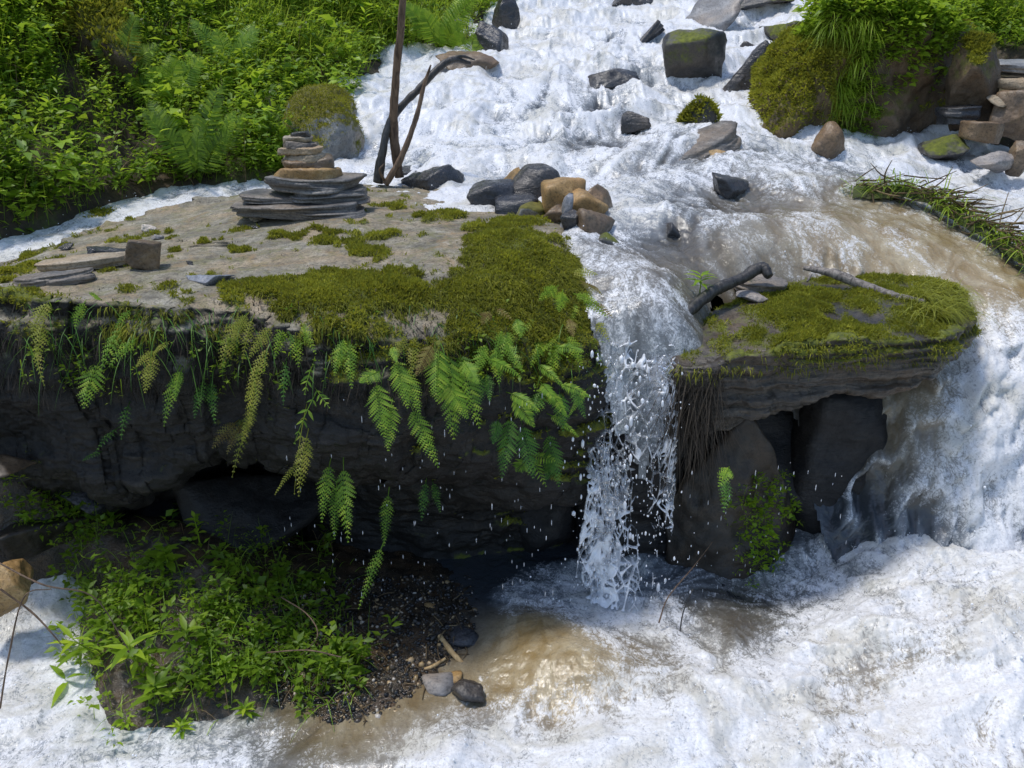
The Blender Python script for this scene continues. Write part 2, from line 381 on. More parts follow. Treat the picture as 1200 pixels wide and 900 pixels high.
# ================================================================== SETTING
# ---- ground: hillside, banks and the bed below the upper stream
def W3(*t): return px(*t[:3])
water_c = [  # u, v, depth, foam, turbulence, brown
 (700,385,3.92,.62,.4,.1),(790,385,3.92,.58,.4,.1),(700,350,4.15,.5,.35,.2),(790,345,4.2,.42,.35,.25),(745,300,4.6,.38,.5,.25),(745,262,5.2,.6,.8,.1),(790,285,5.0,.22,.9,.1),
 (870,300,4.8,.33,.4,.4),(950,290,5.0,.4,.3,.6),(1050,290,5.1,.38,.3,.85),(1150,310,5.0,.4,.3,.8),(1200,345,4.7,.42,.3,.8),
 (870,250,5.6,.38,.6,.25),(960,240,5.8,.33,.5,.4),(1060,240,5.9,.42,.4,.6),(1190,290,5.5,.8,.6,.2),(1250,260,6.0,.9,.8,.1),
 (1130,375,4.62,.6,.4,.5),(1190,400,4.4,.85,.5,.25),(1250,400,4.4,.85,.5,.2),
 (1020,450,4.5,.3,.5,.5),(1080,470,4.3,.5,.6,.55),(1130,440,4.35,.8,.7,.2),(1190,480,4.2,.9,.8,.1),(1050,530,4.25,.3,.7,.3),(1120,540,4.1,.5,.9,.3),(1190,560,4.0,.9,1,.1),
 (960,540,4.35,.16,.7,0),(1000,590,4.2,.28,.9,0),(1080,610,4.0,.3,.8,.05),(1180,640,3.85,.9,1,.05),(940,620,4.1,.2,.7,0),(1300,640,3.85,.9,1,0),
 (760,225,6.1,.58,.8,.1),(640,215,6.5,.8,.8,.1),(540,215,6.6,.85,.8,0),(460,205,6.8,.9,.7,0),(900,205,6.4,.5,.8,.2),(1000,205,6.6,.52,.7,.1),(1100,220,6.5,.8,.7,.1),(1200,235,6.5,.9,.8,0),(1300,200,7.2,.9,.8,0),
 (820,190,7.0,.55,.8,.1),(700,180,7.2,.6,.9,.15),(600,170,7.5,.85,1,0),(480,160,7.8,.9,.9,0),(420,160,7.8,.9,.9,0),(940,165,7.4,.9,.8,0),(1050,195,7.2,.9,.8,0),
 (700,120,8.9,.62,1.2,.05),(600,110,9.0,.9,1,0),(480,100,9.2,.95,.8,0),(800,125,8.8,.85,1,0),(870,135,8.3,.9,.9,0),
 (650,70,10.2,.95,1,0),(740,65,10.4,.9,1.2,0),(850,80,9.8,.9,1,0),(620,30,11.6,1,1,0),(700,0,12.6,1,1.2,0),(800,0,12.8,1,1,0),(900,25,11.8,.95,1,0),(960,0,12.6,.9,1,0),
 (750,-80,15.5,1,1,0),(900,-80,15.5,1,1,0),(800,-170,19,1,1,0),
 (300,225,6.8,.8,.5,0),(240,236,6.45,.85,.4,.1),(150,252,6.2,.85,.4,.1),(60,278,5.75,.9,.5,.1),(-40,300,5.4,.9,.5,0),(-200,330,4.9,.9,.5,0)]
wc = np.array([px(a, b, c) for a, b, c, *_ in water_c]); wv = np.array([[p[2], *t[3:]] for p, t in zip(wc, water_c)])
WT = TPS(wc[:, :2], wv)
def ygrid(y0, y1, d0, d1):
    ys = [y0]
    while ys[-1] < y1: ys.append(ys[-1] + d0 + (d1 - d0) * (ys[-1] - y0) / (y1 - y0))
    return np.array(ys)
def water_detail(X, Y, Z, T):
    p = np.c_[X, Y, Z * 0]
    wx = fbm(p * 1.3, 3) * .35; wy = fbm(p * 1.3 + 31, 3) * .35
    q = np.c_[(X + wx) * 1.0, (Y + wy) * .8, X * 0]
    d = .10 * fbm(q * 1.3, 2, .5, True) + .065 * fbm(q * 3.4 + 9, 3, .5)
    d += .022 * fbm(np.c_[(X + wx * .6) * 11, (Y + wy) * 9, X * 0], 3, .5, True)
    d += .007 * fbm(np.c_[(X + wx) * 34, (Y + wy) * 26, X * 0 + 4], 2, .6)
    ph = Y * 1.15 + 1.1 * fbm(np.c_[X * .7, Y * .5, X * 0 + 8], 2) + .25 * wx; fr_ = ph - np.floor(ph)
    step = (sstep(.0, .3, fr_) - fr_) * .11 * np.clip((Y - 5.6) / 2, 0, 1)
    return T * (d * .85 + step)
def box1(a, k):
    c = np.cumsum(np.pad(a, ((k + 1, k), (0, 0)), mode='wrap'), 0); a = (c[2 * k + 1:] - c[:-2 * k - 1]) / (2 * k + 1)
    c = np.cumsum(np.pad(a, ((0, 0), (k + 1, k)), mode='wrap'), 1); return (c[:, 2 * k + 1:] - c[:, :-2 * k - 1]) / (2 * k + 1)
def flow_streaks(xs, ys, Zs, k, n, seed, swirl=.7):
    """noise smeared along the downhill flow lines of the water: streaks of foam"""
    ny, nx = len(ys), len(xs); r = np.random.default_rng(seed); N0 = r.random((ny, nx)).astype(np.float32)
    if k: N0 = box1(N0, k)
    N0 = (N0 - N0.mean()) / N0.std()
    Z2 = Zs.reshape(ny, nx); gy, gx = np.gradient(Z2, ys, xs); vx = -gx; vy = -gy - .12
    Xg, Yg = np.meshgrid(xs, ys); q = np.c_[Xg.ravel() * 1.6, Yg.ravel() * 1.6, np.full(ny * nx, seed * 1.7)]
    a = (fbm(q, 3) * math.pi * swirl).reshape(ny, nx); m = np.hypot(vx, vy) + 1e-6; vx /= m; vy /= m
    vx, vy = vx * np.cos(a) - vy * np.sin(a), vx * np.sin(a) + vy * np.cos(a)
    dx = xs[1] - xs[0]; dyr = np.gradient(ys)[:, None] * np.ones((1, nx)); st = dx * (1 + k)
    out = N0.copy(); cnt = 1
    for sg in (1, -1):
        fx = np.tile(np.arange(nx, dtype=np.float32), (ny, 1)); fy = np.tile(np.arange(ny, dtype=np.float32)[:, None], (1, nx))
        for i in range(n):
            ix = np.clip(fx, 0, nx - 1).astype(np.int32); iy = np.clip(fy, 0, ny - 1).astype(np.int32)
            fx += sg * vx[iy, ix] * st / dx; fy += sg * vy[iy, ix] * st / dyr[iy, ix]
            ix = np.clip(fx, 0, nx - 1).astype(np.int32); iy = np.clip(fy, 0, ny - 1).astype(np.int32); out += N0[iy, ix]; cnt += 1
    out = out.ravel() / math.sqrt(cnt); return (out - out.mean()) / out.std()
def front_y(x):
    return np.interp(x, [-9, -2.4, -1.9, -.5, .1, .3, .42, .5, .9, .98, 1.1, 1.45, 1.65, 1.76, 1.86, 2.6, 3.2, 9],
                        [4.5, 4.6, 4.8, 5.2, 5.0, 4.2, 3.88, 3.84, 3.84, 3.9, 4.5, 4.55, 4.4, 4.1, 3.7, 3.5, 3.2, 3.0])
xs = np.arange(-6.5, 7.5, .0125); ys = ygrid(3.0, 20, .009, .05)
X, Y = np.meshgrid(xs, ys); X = X.ravel(); Y = Y.ravel()
att = WT(np.c_[X, Y]); Zw = att[:, 0]; foam = np.clip(att[:, 1], 0, 1); turb = np.clip(att[:, 2], .1, 1.4); brown = np.clip(att[:, 3], 0, 1)
base_z = Zw.copy()
S1 = flow_streaks(xs, ys, base_z, 1, 9, 2); S2 = flow_streaks(xs, ys, base_z, 4, 9, 5)
WAKE = [(806,74,84,9.4),(838,30,66,11),(757,46,44,10.6),(818,143,42,8.2),(818,184,90,7.1),(855,218,42,6.6),(969,168,40,7.3),(741,146,30,8.1),(790,276,34,5.2),(505,212,60,6.7),(718,96,60,9.4),(1160,190,50,6.9)]
bumpw = 0
for u_, v_, w_, d_ in WAKE:
    c_ = px(u_, v_, d_); rr_ = w_ * d_ / 1000 * .75
    g_ = np.exp(-(((X - c_[0]) ** 2 + (Y - c_[1] - rr_ * .5) ** 2) / rr_ ** 2)); bumpw = bumpw + .05 * g_; turb = turb + .2 * g_
dt = water_detail(X, Y, Zw, turb); Zw = Zw + dt + bumpw + np.clip(turb, .15, 1) * (S1 * .004 + S2 * .008)
foam = np.clip(foam + np.clip(dt * 2.2, -.3, .2) + (.10 + .07 * sstep(6, 7.5, Y)) * S2 + .07 * S1, 0, 1)
F = grid_faces(len(ys), len(xs)); Zw = Zw - 14 * np.clip(4.04 - Y, 0, 1) ** 2 * (sstep(.2, .3, X) * sstep(1.15, 1.0, X))
keep = (Y > front_y(X) + fbm(np.c_[X * 9, Y * 0, Y * 0], 2) * .05)
# trim to the corridor around the stream so that it does not run under the far banks
keep &= (X < 6.2 + (Y - 6) * .05)
F = F[keep[F].all(1)]
idx = np.full(len(X), -1); use = np.unique(F); idx[use] = np.arange(len(use)); F = idx[F]
gy_, gx_ = np.gradient(base_z.reshape(len(ys), len(xs)), ys, xs); steep = (sstep(.5, 1.2, np.hypot(gx_, gy_)).ravel()) * sstep(1.7, 1.9, X) * (Y < 5.2)
zq = np.c_[X, base_z * .9 - X * .5, X * 0]         # broken water on the steep chute: relief across the slope, slanting with the flow
rel = fbm(zq * 5, 3, .5, True) * .08 + fbm(zq * 14 + 3, 3, .55, True) * .028
foam = np.clip(foam + steep * (rel * 4. + .3 * fbm(zq * 9 + 7, 3) - .12), 0, 1)
WV = np.c_[X, Y - steep * rel, Zw][use]; Wf = foam[use]; Wb = brown[use]; Wt = turb[use]
o = mesh_np('stream_water', WV, F, M['water'], {'foam': Wf, 'brown': Wb}); tag(o, kind='structure')
upper_bvh_f = F

g_c = [(p[0], p[1], t[0] - .22 - .1 * t[2]) for p, t in zip(wc, wv)]
def addg(L, off=0.):
    for t in L: p = px(*t); g_c.append((p[0], p[1], p[2] + off))
addg([(-250,318,5.0),(-100,305,5.25),(0,284,5.6),(60,268,5.9),(130,248,6.35),(240,230,6.85),(300,222,6.95),(345,214,7.0),(365,200,7.2),(385,120,8.5),(425,90,9.4),(520,70,10.3),(575,66,10.5),(592,10,12.2),(610,-60,14)], .06)
addg([(-250,100,6.2),(0,160,6.6),(0,60,7.1),(0,0,7.5),(120,140,7.3),(150,60,7.9),(150,0,8.4),(280,130,8.0),(300,50,9.0),(300,0,9.6),(420,50,10.0),(450,0,10.8),(540,20,11.4),(0,-160,8.8),(300,-160,11.2),(560,-120,14.5),(300,-400,16),(-200,-300,10),(600,-330,21)])
addg([(1120,180,7.9),(1200,190,7.5),(1300,150,7.8),(1000,60,9.6),(940,40,10.6),(985,0,11.6),(1100,20,9.6),(1200,20,9.4),(1300,0,9.6),(1000,-100,14.5),(1200,-120,12),(1350,-300,16),(1000,-300,21)])
g_c = np.array(g_c); GT = TPS(g_c[:, :2], g_c[:, 2:], 2e-3)
xs = np.arange(-9, 10, .045); ys = ygrid(4.4, 24, .035, .1)
X, Y = np.meshgrid(xs, ys); X = X.ravel(); Y = Y.ravel(); Zg = GT(np.c_[X, Y])[:, 0]
WTz = WT(np.c_[X, Y])[:, 0]; hi = sstep(-.1, .2, Zg - WTz)
Zg = Zg + hi * (.16 * fbm(np.c_[X, Y, X * 0] * 1.6, 4) + .07 * fbm(np.c_[X, Y, X * 0] * 7, 3))
F = grid_faces(len(ys), len(xs)); k = (Y > np.maximum(front_y(X) + .12, 4.5)); F = F[k[F].all(1)]
GV = np.c_[X, Y, Zg]
gm = .25 + .5 * fbm(GV * 1.4, 3)
o = mesh_np('ground', GV, F, M['soil'], {'moss': gm}); tag(o, kind='structure')
ground_bvh = BVHTree.FromPolygons(GV.tolist(), F.tolist())

# ---- lower pool
pool_c = [(600,850,.24,.85,.5,.3),(500,880,.24,.8,.4,.3),(560,820,.24,.4,.3,.6),(640,770,.36,.22,.35,1.),(620,730,.30,.25,.2,.8),(660,830,.27,.55,.5,.8),(600,790,.28,.25,.3,.9),
 (600,705,.26,.6,.3,0),(700,720,.25,.8,.4,0),(740,700,.26,.8,.5,0),(800,760,.26,.62,.5,.3),(900,770,.28,.8,.6,.2),(700,870,.25,.95,.4,.1),(850,880,.25,1,.5,.05),(1000,880,.28,.85,.6,.4),(1150,860,.32,.75,.7,.5),
 (960,700,.27,.7,.7,.1),(1020,640,.38,.75,.8,.1),(1150,640,.5,.95,1,0),(1100,740,.42,.85,.9,.3),(1190,740,.45,.9,.9,.3),(1000,780,.34,.85,.8,.4),(1250,640,.6,.9,1,0),(1300,850,.35,.9,1,0),
 (830,700,.26,.35,.3,.1),(860,740,.27,.35,.4,.2),(540,760,.225,.05,.14,.3),(450,720,.225,.04,.14,.2),(420,800,.215,.06,.07,.6),(400,860,.225,.2,.12,.5),(300,890,.23,.5,.3,.1),(350,840,.225,.3,.15,.4),
 (450,680,.225,.05,.06,0),(600,660,.23,.1,.1,0),(560,690,.23,.1,.1,0),(200,640,.24,.3,.3,.1),(100,850,.25,.95,.4,0),(20,800,.27,.95,.45,0),(90,720,.30,.8,.5,.1),(20,720,.36,.8,.5,.3),(60,660,.5,.7,.5,.2),(20,640,.6,.6,.5,.4),(0,600,.75,.6,.5,.2),
 (-100,700,.4,.9,.5,0),(-100,900,.3,.9,.5,0),(600,1050,.25,1,.5,0),(1200,1050,.3,1,.6,0),(0,1050,.28,1,.5,0)]
pc = np.array([pz(a, b, z) for a, b, z, *_ in pool_c]); pv = np.array([t[2:] for t in pool_c])
PT = TPS(pc[:, :2], pv)
xs = np.arange(-4.2, 4.2, .0085); ys = np.arange(1.6, 5.0, .0085)
X, Y = np.meshgrid(xs, ys); X = X.ravel(); Y = Y.ravel()
att = PT(np.c_[X, Y]); foam = np.clip(att[:, 1], 0, 1); turb = np.clip(att[:, 2], .04, 1.1); brown = np.clip(att[:, 3], 0, 1)
inside = sstep(4.05, 4.3, Y) * sstep(1.9, 1.2, X); turb *= 1 - .8 * inside; foam *= 1 - .8 * inside
S1 = flow_streaks(xs, ys, att[:, 0] * .6 + fbm(np.c_[X * .8, Y * .8, X * 0], 2) * .25, 1, 9, 3, 1.); S2 = flow_streaks(xs, ys, att[:, 0] * .6 + fbm(np.c_[X * .8, Y * .8, X * 0], 2) * .25, 5, 9, 6, 1.)
Zp = np.clip(att[:, 0], .18, 1.0) + np.clip(turb, .1, 1) * (S1 * .003 + S2 * .006) + water_detail(X, Y, X * 0, turb * .85) + turb * .09 * fbm(np.c_[X * 1.9, Y * 2.3, X * 0 + 3], 3, .5, True) + .004 * fbm(np.c_[X, Y, X * 0] * 22, 3)
foam = np.clip(foam + np.clip((Zp - np.clip(att[:, 0], .18, 1.)) * 1.8, -.3, .2) * turb + (.10 * S2 + .07 * S1) * np.clip(turb * 2, 0, 1), 0, 1)
PV = np.c_[X, Y, Zp]; F = grid_faces(len(ys), len(xs))
o = mesh_np('pool_water', PV, F, M['water'], {'foam': foam, 'brown': brown}); tag(o, kind='structure')
Pf = foam

# ---- lower bed: gravel flat and the weed mound at the left
bed_c = [(450,720,.27),(500,760,.27),(430,790,.25),(545,740,.265),(560,780,.20),(380,850,.22),(470,830,.225),(520,700,.26),(400,690,.26),(350,720,.32),(620,760,.14),(620,700,.15),(560,660,.2),(450,650,.25),
 (300,700,.5),(240,660,.62),(150,640,.62),(200,730,.45),(130,760,.36),(280,780,.36),(200,800,.34),(340,780,.28),(130,830,.28),(220,870,.2),(300,850,.2),(90,740,.28),(60,780,.05),(50,870,.0),(100,640,.6),(50,600,.8),(0,560,.95),(90,680,.42),(30,680,.3),(-80,600,.85),(-200,650,.7),(-200,900,.1),
 (700,760,0),(900,760,0),(1100,700,0),(600,900,0),(900,950,0),(300,1000,0),(1300,900,0),(700,650,.1),(900,640,.1),(1200,560,.2)]
bc = np.array([pz(*t) for t in bed_c]); BT = TPS(bc[:, :2], bc[:, 2:], 1e-3)
xs = np.arange(-5.0, 5.0, .014); ys = np.arange(1.6, 5.6, .014)
X, Y = np.meshgrid(xs, ys); X = X.ravel(); Y = Y.ravel()
Zb = np.clip(BT(np.c_[X, Y])[:, 0], -.1, 1.1)
Zb = Zb + .02 * fbm(np.c_[X, Y, X * 0] * 6, 4, .6) + .012 * fbm(np.c_[X, Y, X * 0] * 24, 3, .6) + .03 * sstep(.35, .6, Zb) * fbm(np.c_[X, Y, X * 0] * 5, 3)
BV = np.c_[X, Y, Zb]; F = grid_faces(len(ys), len(xs))
o = mesh_np('stream_bed', BV, F, M['bed']); tag(o, kind='structure')
bed_bvh = BVHTree.FromPolygons(BV[:, :3].tolist(), F.tolist())

# ---- bedrock ledge behind the fall and at the back of the hollow
def ledge():
    pl = crm([(-6, 4.4, 0), (-3.5, 4.5, 0), (-2, 4.7, 0), (-.6, 4.9, 0), (.15, 4.6, 0), (.42, 4.18, 0), (.7, 4.12, 0), (.98, 4.2, 0), (1.15, 4.6, 0), (1.45, 4.7, 0), (1.6, 4.9, 0)], 900)
    zt = np.linspace(0, 1, 220); V = []
    top = WT(pl[:, :2] + np.array([0, .1]))[:, 0] - .05
    for t in zt:
        z = -.1 + (top + .1) * t
        y = pl[:, 1] + .1 - .28 * (1 - t) ** 1.5 * 0.5 
        V.append(np.c_[pl[:, 0], y, z])
    V.append(np.c_[pl[:, 0], pl[:, 1] + .8, top])
    V = np.concatenate(V); F = grid_faces(len(zt) + 1, len(pl))
    N = normals(V, F); s = fbm(V * np.array([1.5, 1.5, 9]), 4, .55) * .05 + fbm(V * 3, 3, .5, True) * .05
    V = V - N * s[:, None] * np.where(V[:, 2:] > 1.55, .2, 1)
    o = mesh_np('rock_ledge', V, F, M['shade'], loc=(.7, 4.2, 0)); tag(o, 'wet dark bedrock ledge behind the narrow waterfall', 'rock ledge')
ledge()

# ================================================================== ROCKS
def rim_rock(name, rim, inner, prof, nth, ntop, mat, mossf, dispf, topn=.03, label='', cat='boulder', roll=lambda r_: 0.):
    """boulder from its top rim (world points), interior heights, and a side profile prof(point, k)->(inset, dz)"""
    R3 = crm(rim, nth, True); R3[:, :2] += np.stack([fbm(R3 * 4.5, 4), fbm(R3 * 4.5 + 60, 4)], 1) * .07; R3[:, 2] += fbm(R3 * 3.1 + 9, 3) * .04 * sstep(4.6, 4.0, R3[:, 1]); c = R3.mean(0); T = TPS(np.vstack([np.array(rim)[:, :2], np.array(inner)[:, :2]]), np.r_[np.array(rim)[:, 2], np.array(inner)[:, 2]][:, None], 5e-3)
    rings = []
    for f in np.linspace(.02, 1, ntop) ** .8:
        xy = c[:2] + (R3[:, :2] - c[:2]) * f; z = T(xy)[:, 0] if f < .999 else R3[:, 2]
        rings.append(np.c_[xy, z - roll(R3) * np.clip((f - .78) / .22, 0, 1) ** 2])
    zr = rings[-1][:, 2].copy(); rad = R3[:, :2] - c[:2]; rl = np.linalg.norm(rad, axis=1, keepdims=True)
    for ins, dz in prof(R3, rad / rl):
        rings.append(np.c_[R3[:, :2] - rad / rl * np.minimum(ins, rl[:, 0] * .9)[:, None], zr - dz])
    V = np.concatenate(rings); F = grid_faces(len(rings), nth, True)
    k = len(V); V = np.vstack([V, [[c[0], c[1], rings[0][:, 2].mean()]], [[c[0], c[1], rings[-1][:, 2].mean()]]])
    j = np.arange(nth); n = len(rings)
    F3 = np.vstack([np.c_[j * 0 + k, (j + 1) % nth, j][:, ::-1], np.c_[j * 0 + k + 1, (n - 1) * nth + j, (n - 1) * nth + (j + 1) % nth][:, ::-1]])
    N = normals(V, F); 
    if N[:nth * 5, 2].mean() < 0: N = -N; F = F[:, ::-1]; F3 = F3[:, ::-1]
    N[-2:] = (0, 0, 1), (0, 0, -1)
    V = V + N * dispf(V, N)[:, None]
    N = normals(V, F); N[-2:] = (0, 0, 1), (0, 0, -1)
    wet = sstep(.75, .35, N[:, 2] + .25 * fbm(V * 5, 4)) * sstep(4.9, 4.3, V[:, 1] + 0 * V[:, 0])  # dark mask: damp rock plus shade painted on the sides and undercut
    wet = np.maximum(wet, sstep(1.75, 1.55, V[:, 2] + .08 * fbm(V * 4, 3)))  # low undercut joins the mask of damp rock and painted shade
    m = mossf(V, N)
    lump = (.5 + .5 * fbm(V * 9, 3)) * .03 + fbm(V * 40, 2) * .007
    V = V + N * (sstep(.35, .8, m) * lump)[:, None]
    base = (c[0], c[1], float(rings[-1][:, 2].mean()))
    o = mesh_np(name, V, [F, F3], mat, {'moss': m, 'wet': wet}, loc=base)  # 'wet' holds damp rock plus painted shade
    tag(o, label, cat)
    bvh = BVHTree.FromPolygons(V.tolist(), F.tolist())
    return o, V, F, normals(V, F), m, bvh

rim = [px(*t) for t in [(-420,350,3.5),(-200,343,3.6),(-60,345,3.6),(60,345,3.6),(180,350,3.58),(300,358,3.55),(400,374,3.5),(480,382,3.54),(560,378,3.62),(640,374,3.76),(694,376,3.93),(714,338,4.25),
   (700,285,4.75),(660,262,5.2),(600,246,5.65),(530,230,6.05),(440,217,6.45),(340,223,6.35),(240,237,6.1),(150,258,5.75),(70,283,5.3),(0,307,4.95),(-120,335,4.5),(-350,360,4.1)]]
inner = [px(*t) for t in [(300,300,4.3),(450,290,4.5),(550,290,4.65),(150,320,4.05),(360,250,5.4),(620,300,4.4)]]
inner = [(p[0], p[1], p[2] + (.05 if i in (2, 5) else 0)) for i, p in enumerate(inner)]
def main_prof(R3, nd):
    x = R3[:, 0]; fr = sstep(.0, -.6, nd[:, 1])            # 1 on the front side
    left = sstep(-1.2, -2.2, x); out = []
    rt = sstep(.05, .35, x)
    for t in np.linspace(0, 1, 250)[1:]:
        dz = t * 1.85
        ins_f = -.05 * np.sin(min(1, dz / .35) * math.pi) - .0 + .10 * sstep(.3, .7, dz) + (1.45 - .8 * left) * sstep(.62 + .3 * left + .07 * np.sin(x * 3), 1.15 + .35 * left, dz) 
        ins_b = .1 * t + 0 * x
        ins_f = ins_f - .12 * rt * sstep(.1, .5, dz) * (1 - sstep(.9, 1.5, dz)) * 0
        out.append((ins_f * fr + ins_b * (1 - fr), dz + 0 * x))
    return out
def main_disp(V, N):
    side = sstep(.75, .3, N[:, 2]); und = sstep(-.2, -.7, N[:, 2])
    top = fbm(V * np.array([1.2, 1.2, 1]), 4) * .045 + fbm(V * np.array([4, 9, 4]), 4, .6) * .012
    str_ = fbm(V * np.array([1.3, 1.3, 11]), 4, .6); strat = np.sign(str_) * np.abs(str_) ** .7 * .028
    big = fbm(V * 1.7 + 5, 4, .5, True) * .12; fine = fbm(V * 12, 5, .65) * .035 + fbm(V * 45, 2) * .005
    return top * (1 - side) + (strat + big + fine) * side
def main_moss(V, N):
    u, v = proj(V); n = fbm(V * 5.5, 4, .6); n2 = fbm(V * 22, 2); up = np.clip(N[:, 2], 0, 1)
    m = -.3 + .18 * sstep(5.6, 4.2, V[:, 1])
    y = V[:, 1]; x = V[:, 0]
    edge = np.exp(-((y - 3.72) / .26) ** 2) * sstep(-1.75, -1.0, x)          # cushion band along the front rim
    m = m + edge * .75
    right = sstep(-.35, .05, x) * sstep(5.3, 4.5, y); m = m + right * .95          # thick moss on the right shoulder
    m = m + .45 * np.exp(-(((u - 560) / 90) ** 2 + ((v - 265) / 18) ** 2)) + .3 * np.exp(-(((u - 600) / 60) ** 2 + ((v - 255) / 12) ** 2))
    m = m + .5 * np.exp(-(((u - 30) / 60) ** 2 + ((v - 345) / 12) ** 2))
    m = m + .35 * sstep(5.0, 4.0, y) * sstep(-1.6, -.4, x)
    m = m + n * 1.7 + n2 * .4
    zt = sstep(1.45, 1.8, V[:, 2]); hang = sstep(1.7, 1.86, V[:, 2] + .1 * n) * (1 - sstep(.05, .45, up)) * sstep(4.4, 4.1, y)
    m = m * (zt * sstep(.05, .45, up) + .7 * hang + .8 * zt * right * (1 - sstep(.05, .45, up)) + .45 * sstep(.3, .6, N[:, 2]) * (1 - zt)) 
    return np.clip(m, 0, 1)
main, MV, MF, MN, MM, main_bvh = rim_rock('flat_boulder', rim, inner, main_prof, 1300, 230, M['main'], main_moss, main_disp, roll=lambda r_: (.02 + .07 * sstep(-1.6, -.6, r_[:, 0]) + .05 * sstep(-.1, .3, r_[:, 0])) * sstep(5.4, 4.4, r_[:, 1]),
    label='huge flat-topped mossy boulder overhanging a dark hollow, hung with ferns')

rim2 = [px(*t) for t in [(792,425,3.88),(830,432,3.82),(900,412,3.84),(980,404,3.88),(1060,402,3.95),(1112,395,4.05),(1134,375,4.3),(1128,345,4.6),(1080,330,4.8),(1000,326,4.88),(930,334,4.75),(870,352,4.5),(815,375,4.3),(790,400,4.1)]]
inner2 = [px(*t) for t in [(1000,360,4.4),(900,372,4.2),(1080,360,4.4)]]; inner2 = [(p[0], p[1], p[2] + .03) for p in inner2]
def slab_prof(R3, nd):
    x = R3[:, 0]; out = []; th = np.interp(x, [.8, 1.2, 1.7, 2.1, 2.4], [.38, .34, .29, .25, .19])
    for t in np.linspace(0, 1, 130)[1:]:
        dz = th * min(1, t * 1.55) + .05 * max(0, t - .65) 
        ins = -.03 * math.sin(min(1, t * 2) * math.pi) + .9 * sstep(.6, 1.0, t) * np.ones_like(x) + .05 * t
        ins = ins - .12 * sstep(2.2, 1.9, x) * 0
        out.append((ins, dz))
    return out
def slab_disp(V, N):
    side = sstep(.8, .4, N[:, 2]); s_ = fbm(V * np.array([1.2, 1.2, 22]), 3, .6)
    return (1 - side) * (fbm(V * 3, 3) * .02) + side * (np.sign(s_) * np.abs(s_) ** .6 * .03 + fbm(V * 4, 3, .5, True) * .02 + fbm(V * 18, 3, .6) * .012)
def slab_moss(V, N):
    n = fbm(V * 6, 4, .6); zt = sstep(1.42, 1.6, V[:, 2])
    return np.clip((.66 + n * 1.2 - .6 * sstep(1.1, .85, V[:, 0])) * sstep(-.1, .35, N[:, 2]) * zt, 0, 1)
slab, SV, SF, SN, SM, slab_bvh = rim_rock('overhanging_slab', rim2, inner2, slab_prof, 900, 130, M['mossy'], slab_moss, slab_disp,
    label='long mossy rock slab jutting over the dark hollow right of the waterfall', cat='rock slab')

def ico(n):
    import bmesh
    bm = bmesh.new(); bmesh.ops.create_icosphere(bm, subdivisions=n, radius=1)
    V = np.array([v.co[:] for v in bm.verts]); F = np.array([[v.index for v in f.verts] for f in bm.faces]); bm.free(); return V, F
ICO = {k: ico(k) for k in (1, 2, 3, 4, 5, 6)}
def rotm(rx, ry, rz):
    a, b, c = R(rx), R(ry), R(rz)
    X_ = np.array([[1, 0, 0], [0, math.cos(a), -math.sin(a)], [0, math.sin(a), math.cos(a)]])
    Y_ = np.array([[math.cos(b), 0, math.sin(b)], [0, 1, 0], [-math.sin(b), 0, math.cos(b)]])
    Z_ = np.array([[math.cos(c), -math.sin(c), 0], [math.sin(c), math.cos(c), 0], [0, 0, 1]])
    return Z_ @ Y_ @ X_
def rock(name, c, size, mat, seed, label, cat, group=None, rot=(0, 0, 0), npl=14, box=.0, strata=0., rough=.05, sub=5, sharp=26):
    r = np.random.default_rng(seed); V, F = ICO[sub]
    pn = unit(r.normal(size=(npl, 3))); ph = r.uniform(.72, 1.0, npl)
    if box:
        b = np.array([[0, 0, 1], [0, 0, -1], [1, 0, 0], [-1, 0, 0], [0, 1, 0], [0, -1, 0]], float); b = unit(b + r.normal(size=b.shape) * .12)
        if box < .7: pn = unit(pn * np.array([1, 1, .12]))
        pn = np.vstack([pn, b]); ph = np.r_[ph + .1, np.array([box, box, .85, .85, .85, .85])]
    dd = np.clip(V @ pn.T, 0.02, None) / ph[None]          # 1/r per plane
    rr = 1 / (np.power((dd ** sharp).sum(1), 1 / sharp)); P_ = V * rr[:, None]
    ext = (P_.max(0) - P_.min(0)) / 2; P_ = (P_ - (P_.max(0) + P_.min(0)) / 2) / ext
    size = np.array(size, float); Q = P_ * size / 2; s0 = size.max()
    N = normals(Q, F); off = r.uniform(0, 50, 3)
    d = fbm(Q / s0 * 4 + off, 4, .55) * rough * s0 * .8 + fbm(Q / s0 * 13 + off, 3, .6) * rough * s0 * .25
    if strata:
        st = fbm(np.c_[Q[:, :2] / s0 * 1.5, Q[:, 2] / size[2] * strata] + off, 2, .6); sd_ = 1 - np.abs(N[:, 2])
        d = d * .6 + np.sign(st) * np.abs(st) ** .6 * sd_ * s0 * .055
    Q = Q + N * np.minimum(np.abs(d), size.min() * .35)[:, None] * np.sign(d)[:, None]
    Q = Q @ rotm(*rot).T
    o = mesh_np(name, Q + np.array(c), F, mat, loc=c, smooth=True); tag(o, label, cat, group); return o
def prock(name, u, v, w_, h_, d, mat, seed, label, cat='rock', group=None, dep=1., **k):
    r = ray(u, v); t = d / r[1]; c = px(u, v, d)
    return rock(name, c, (w_ * t / 1000, w_ * t / 1000 * dep, h_ * t / 1000), mat, seed, label, cat, group, **k)

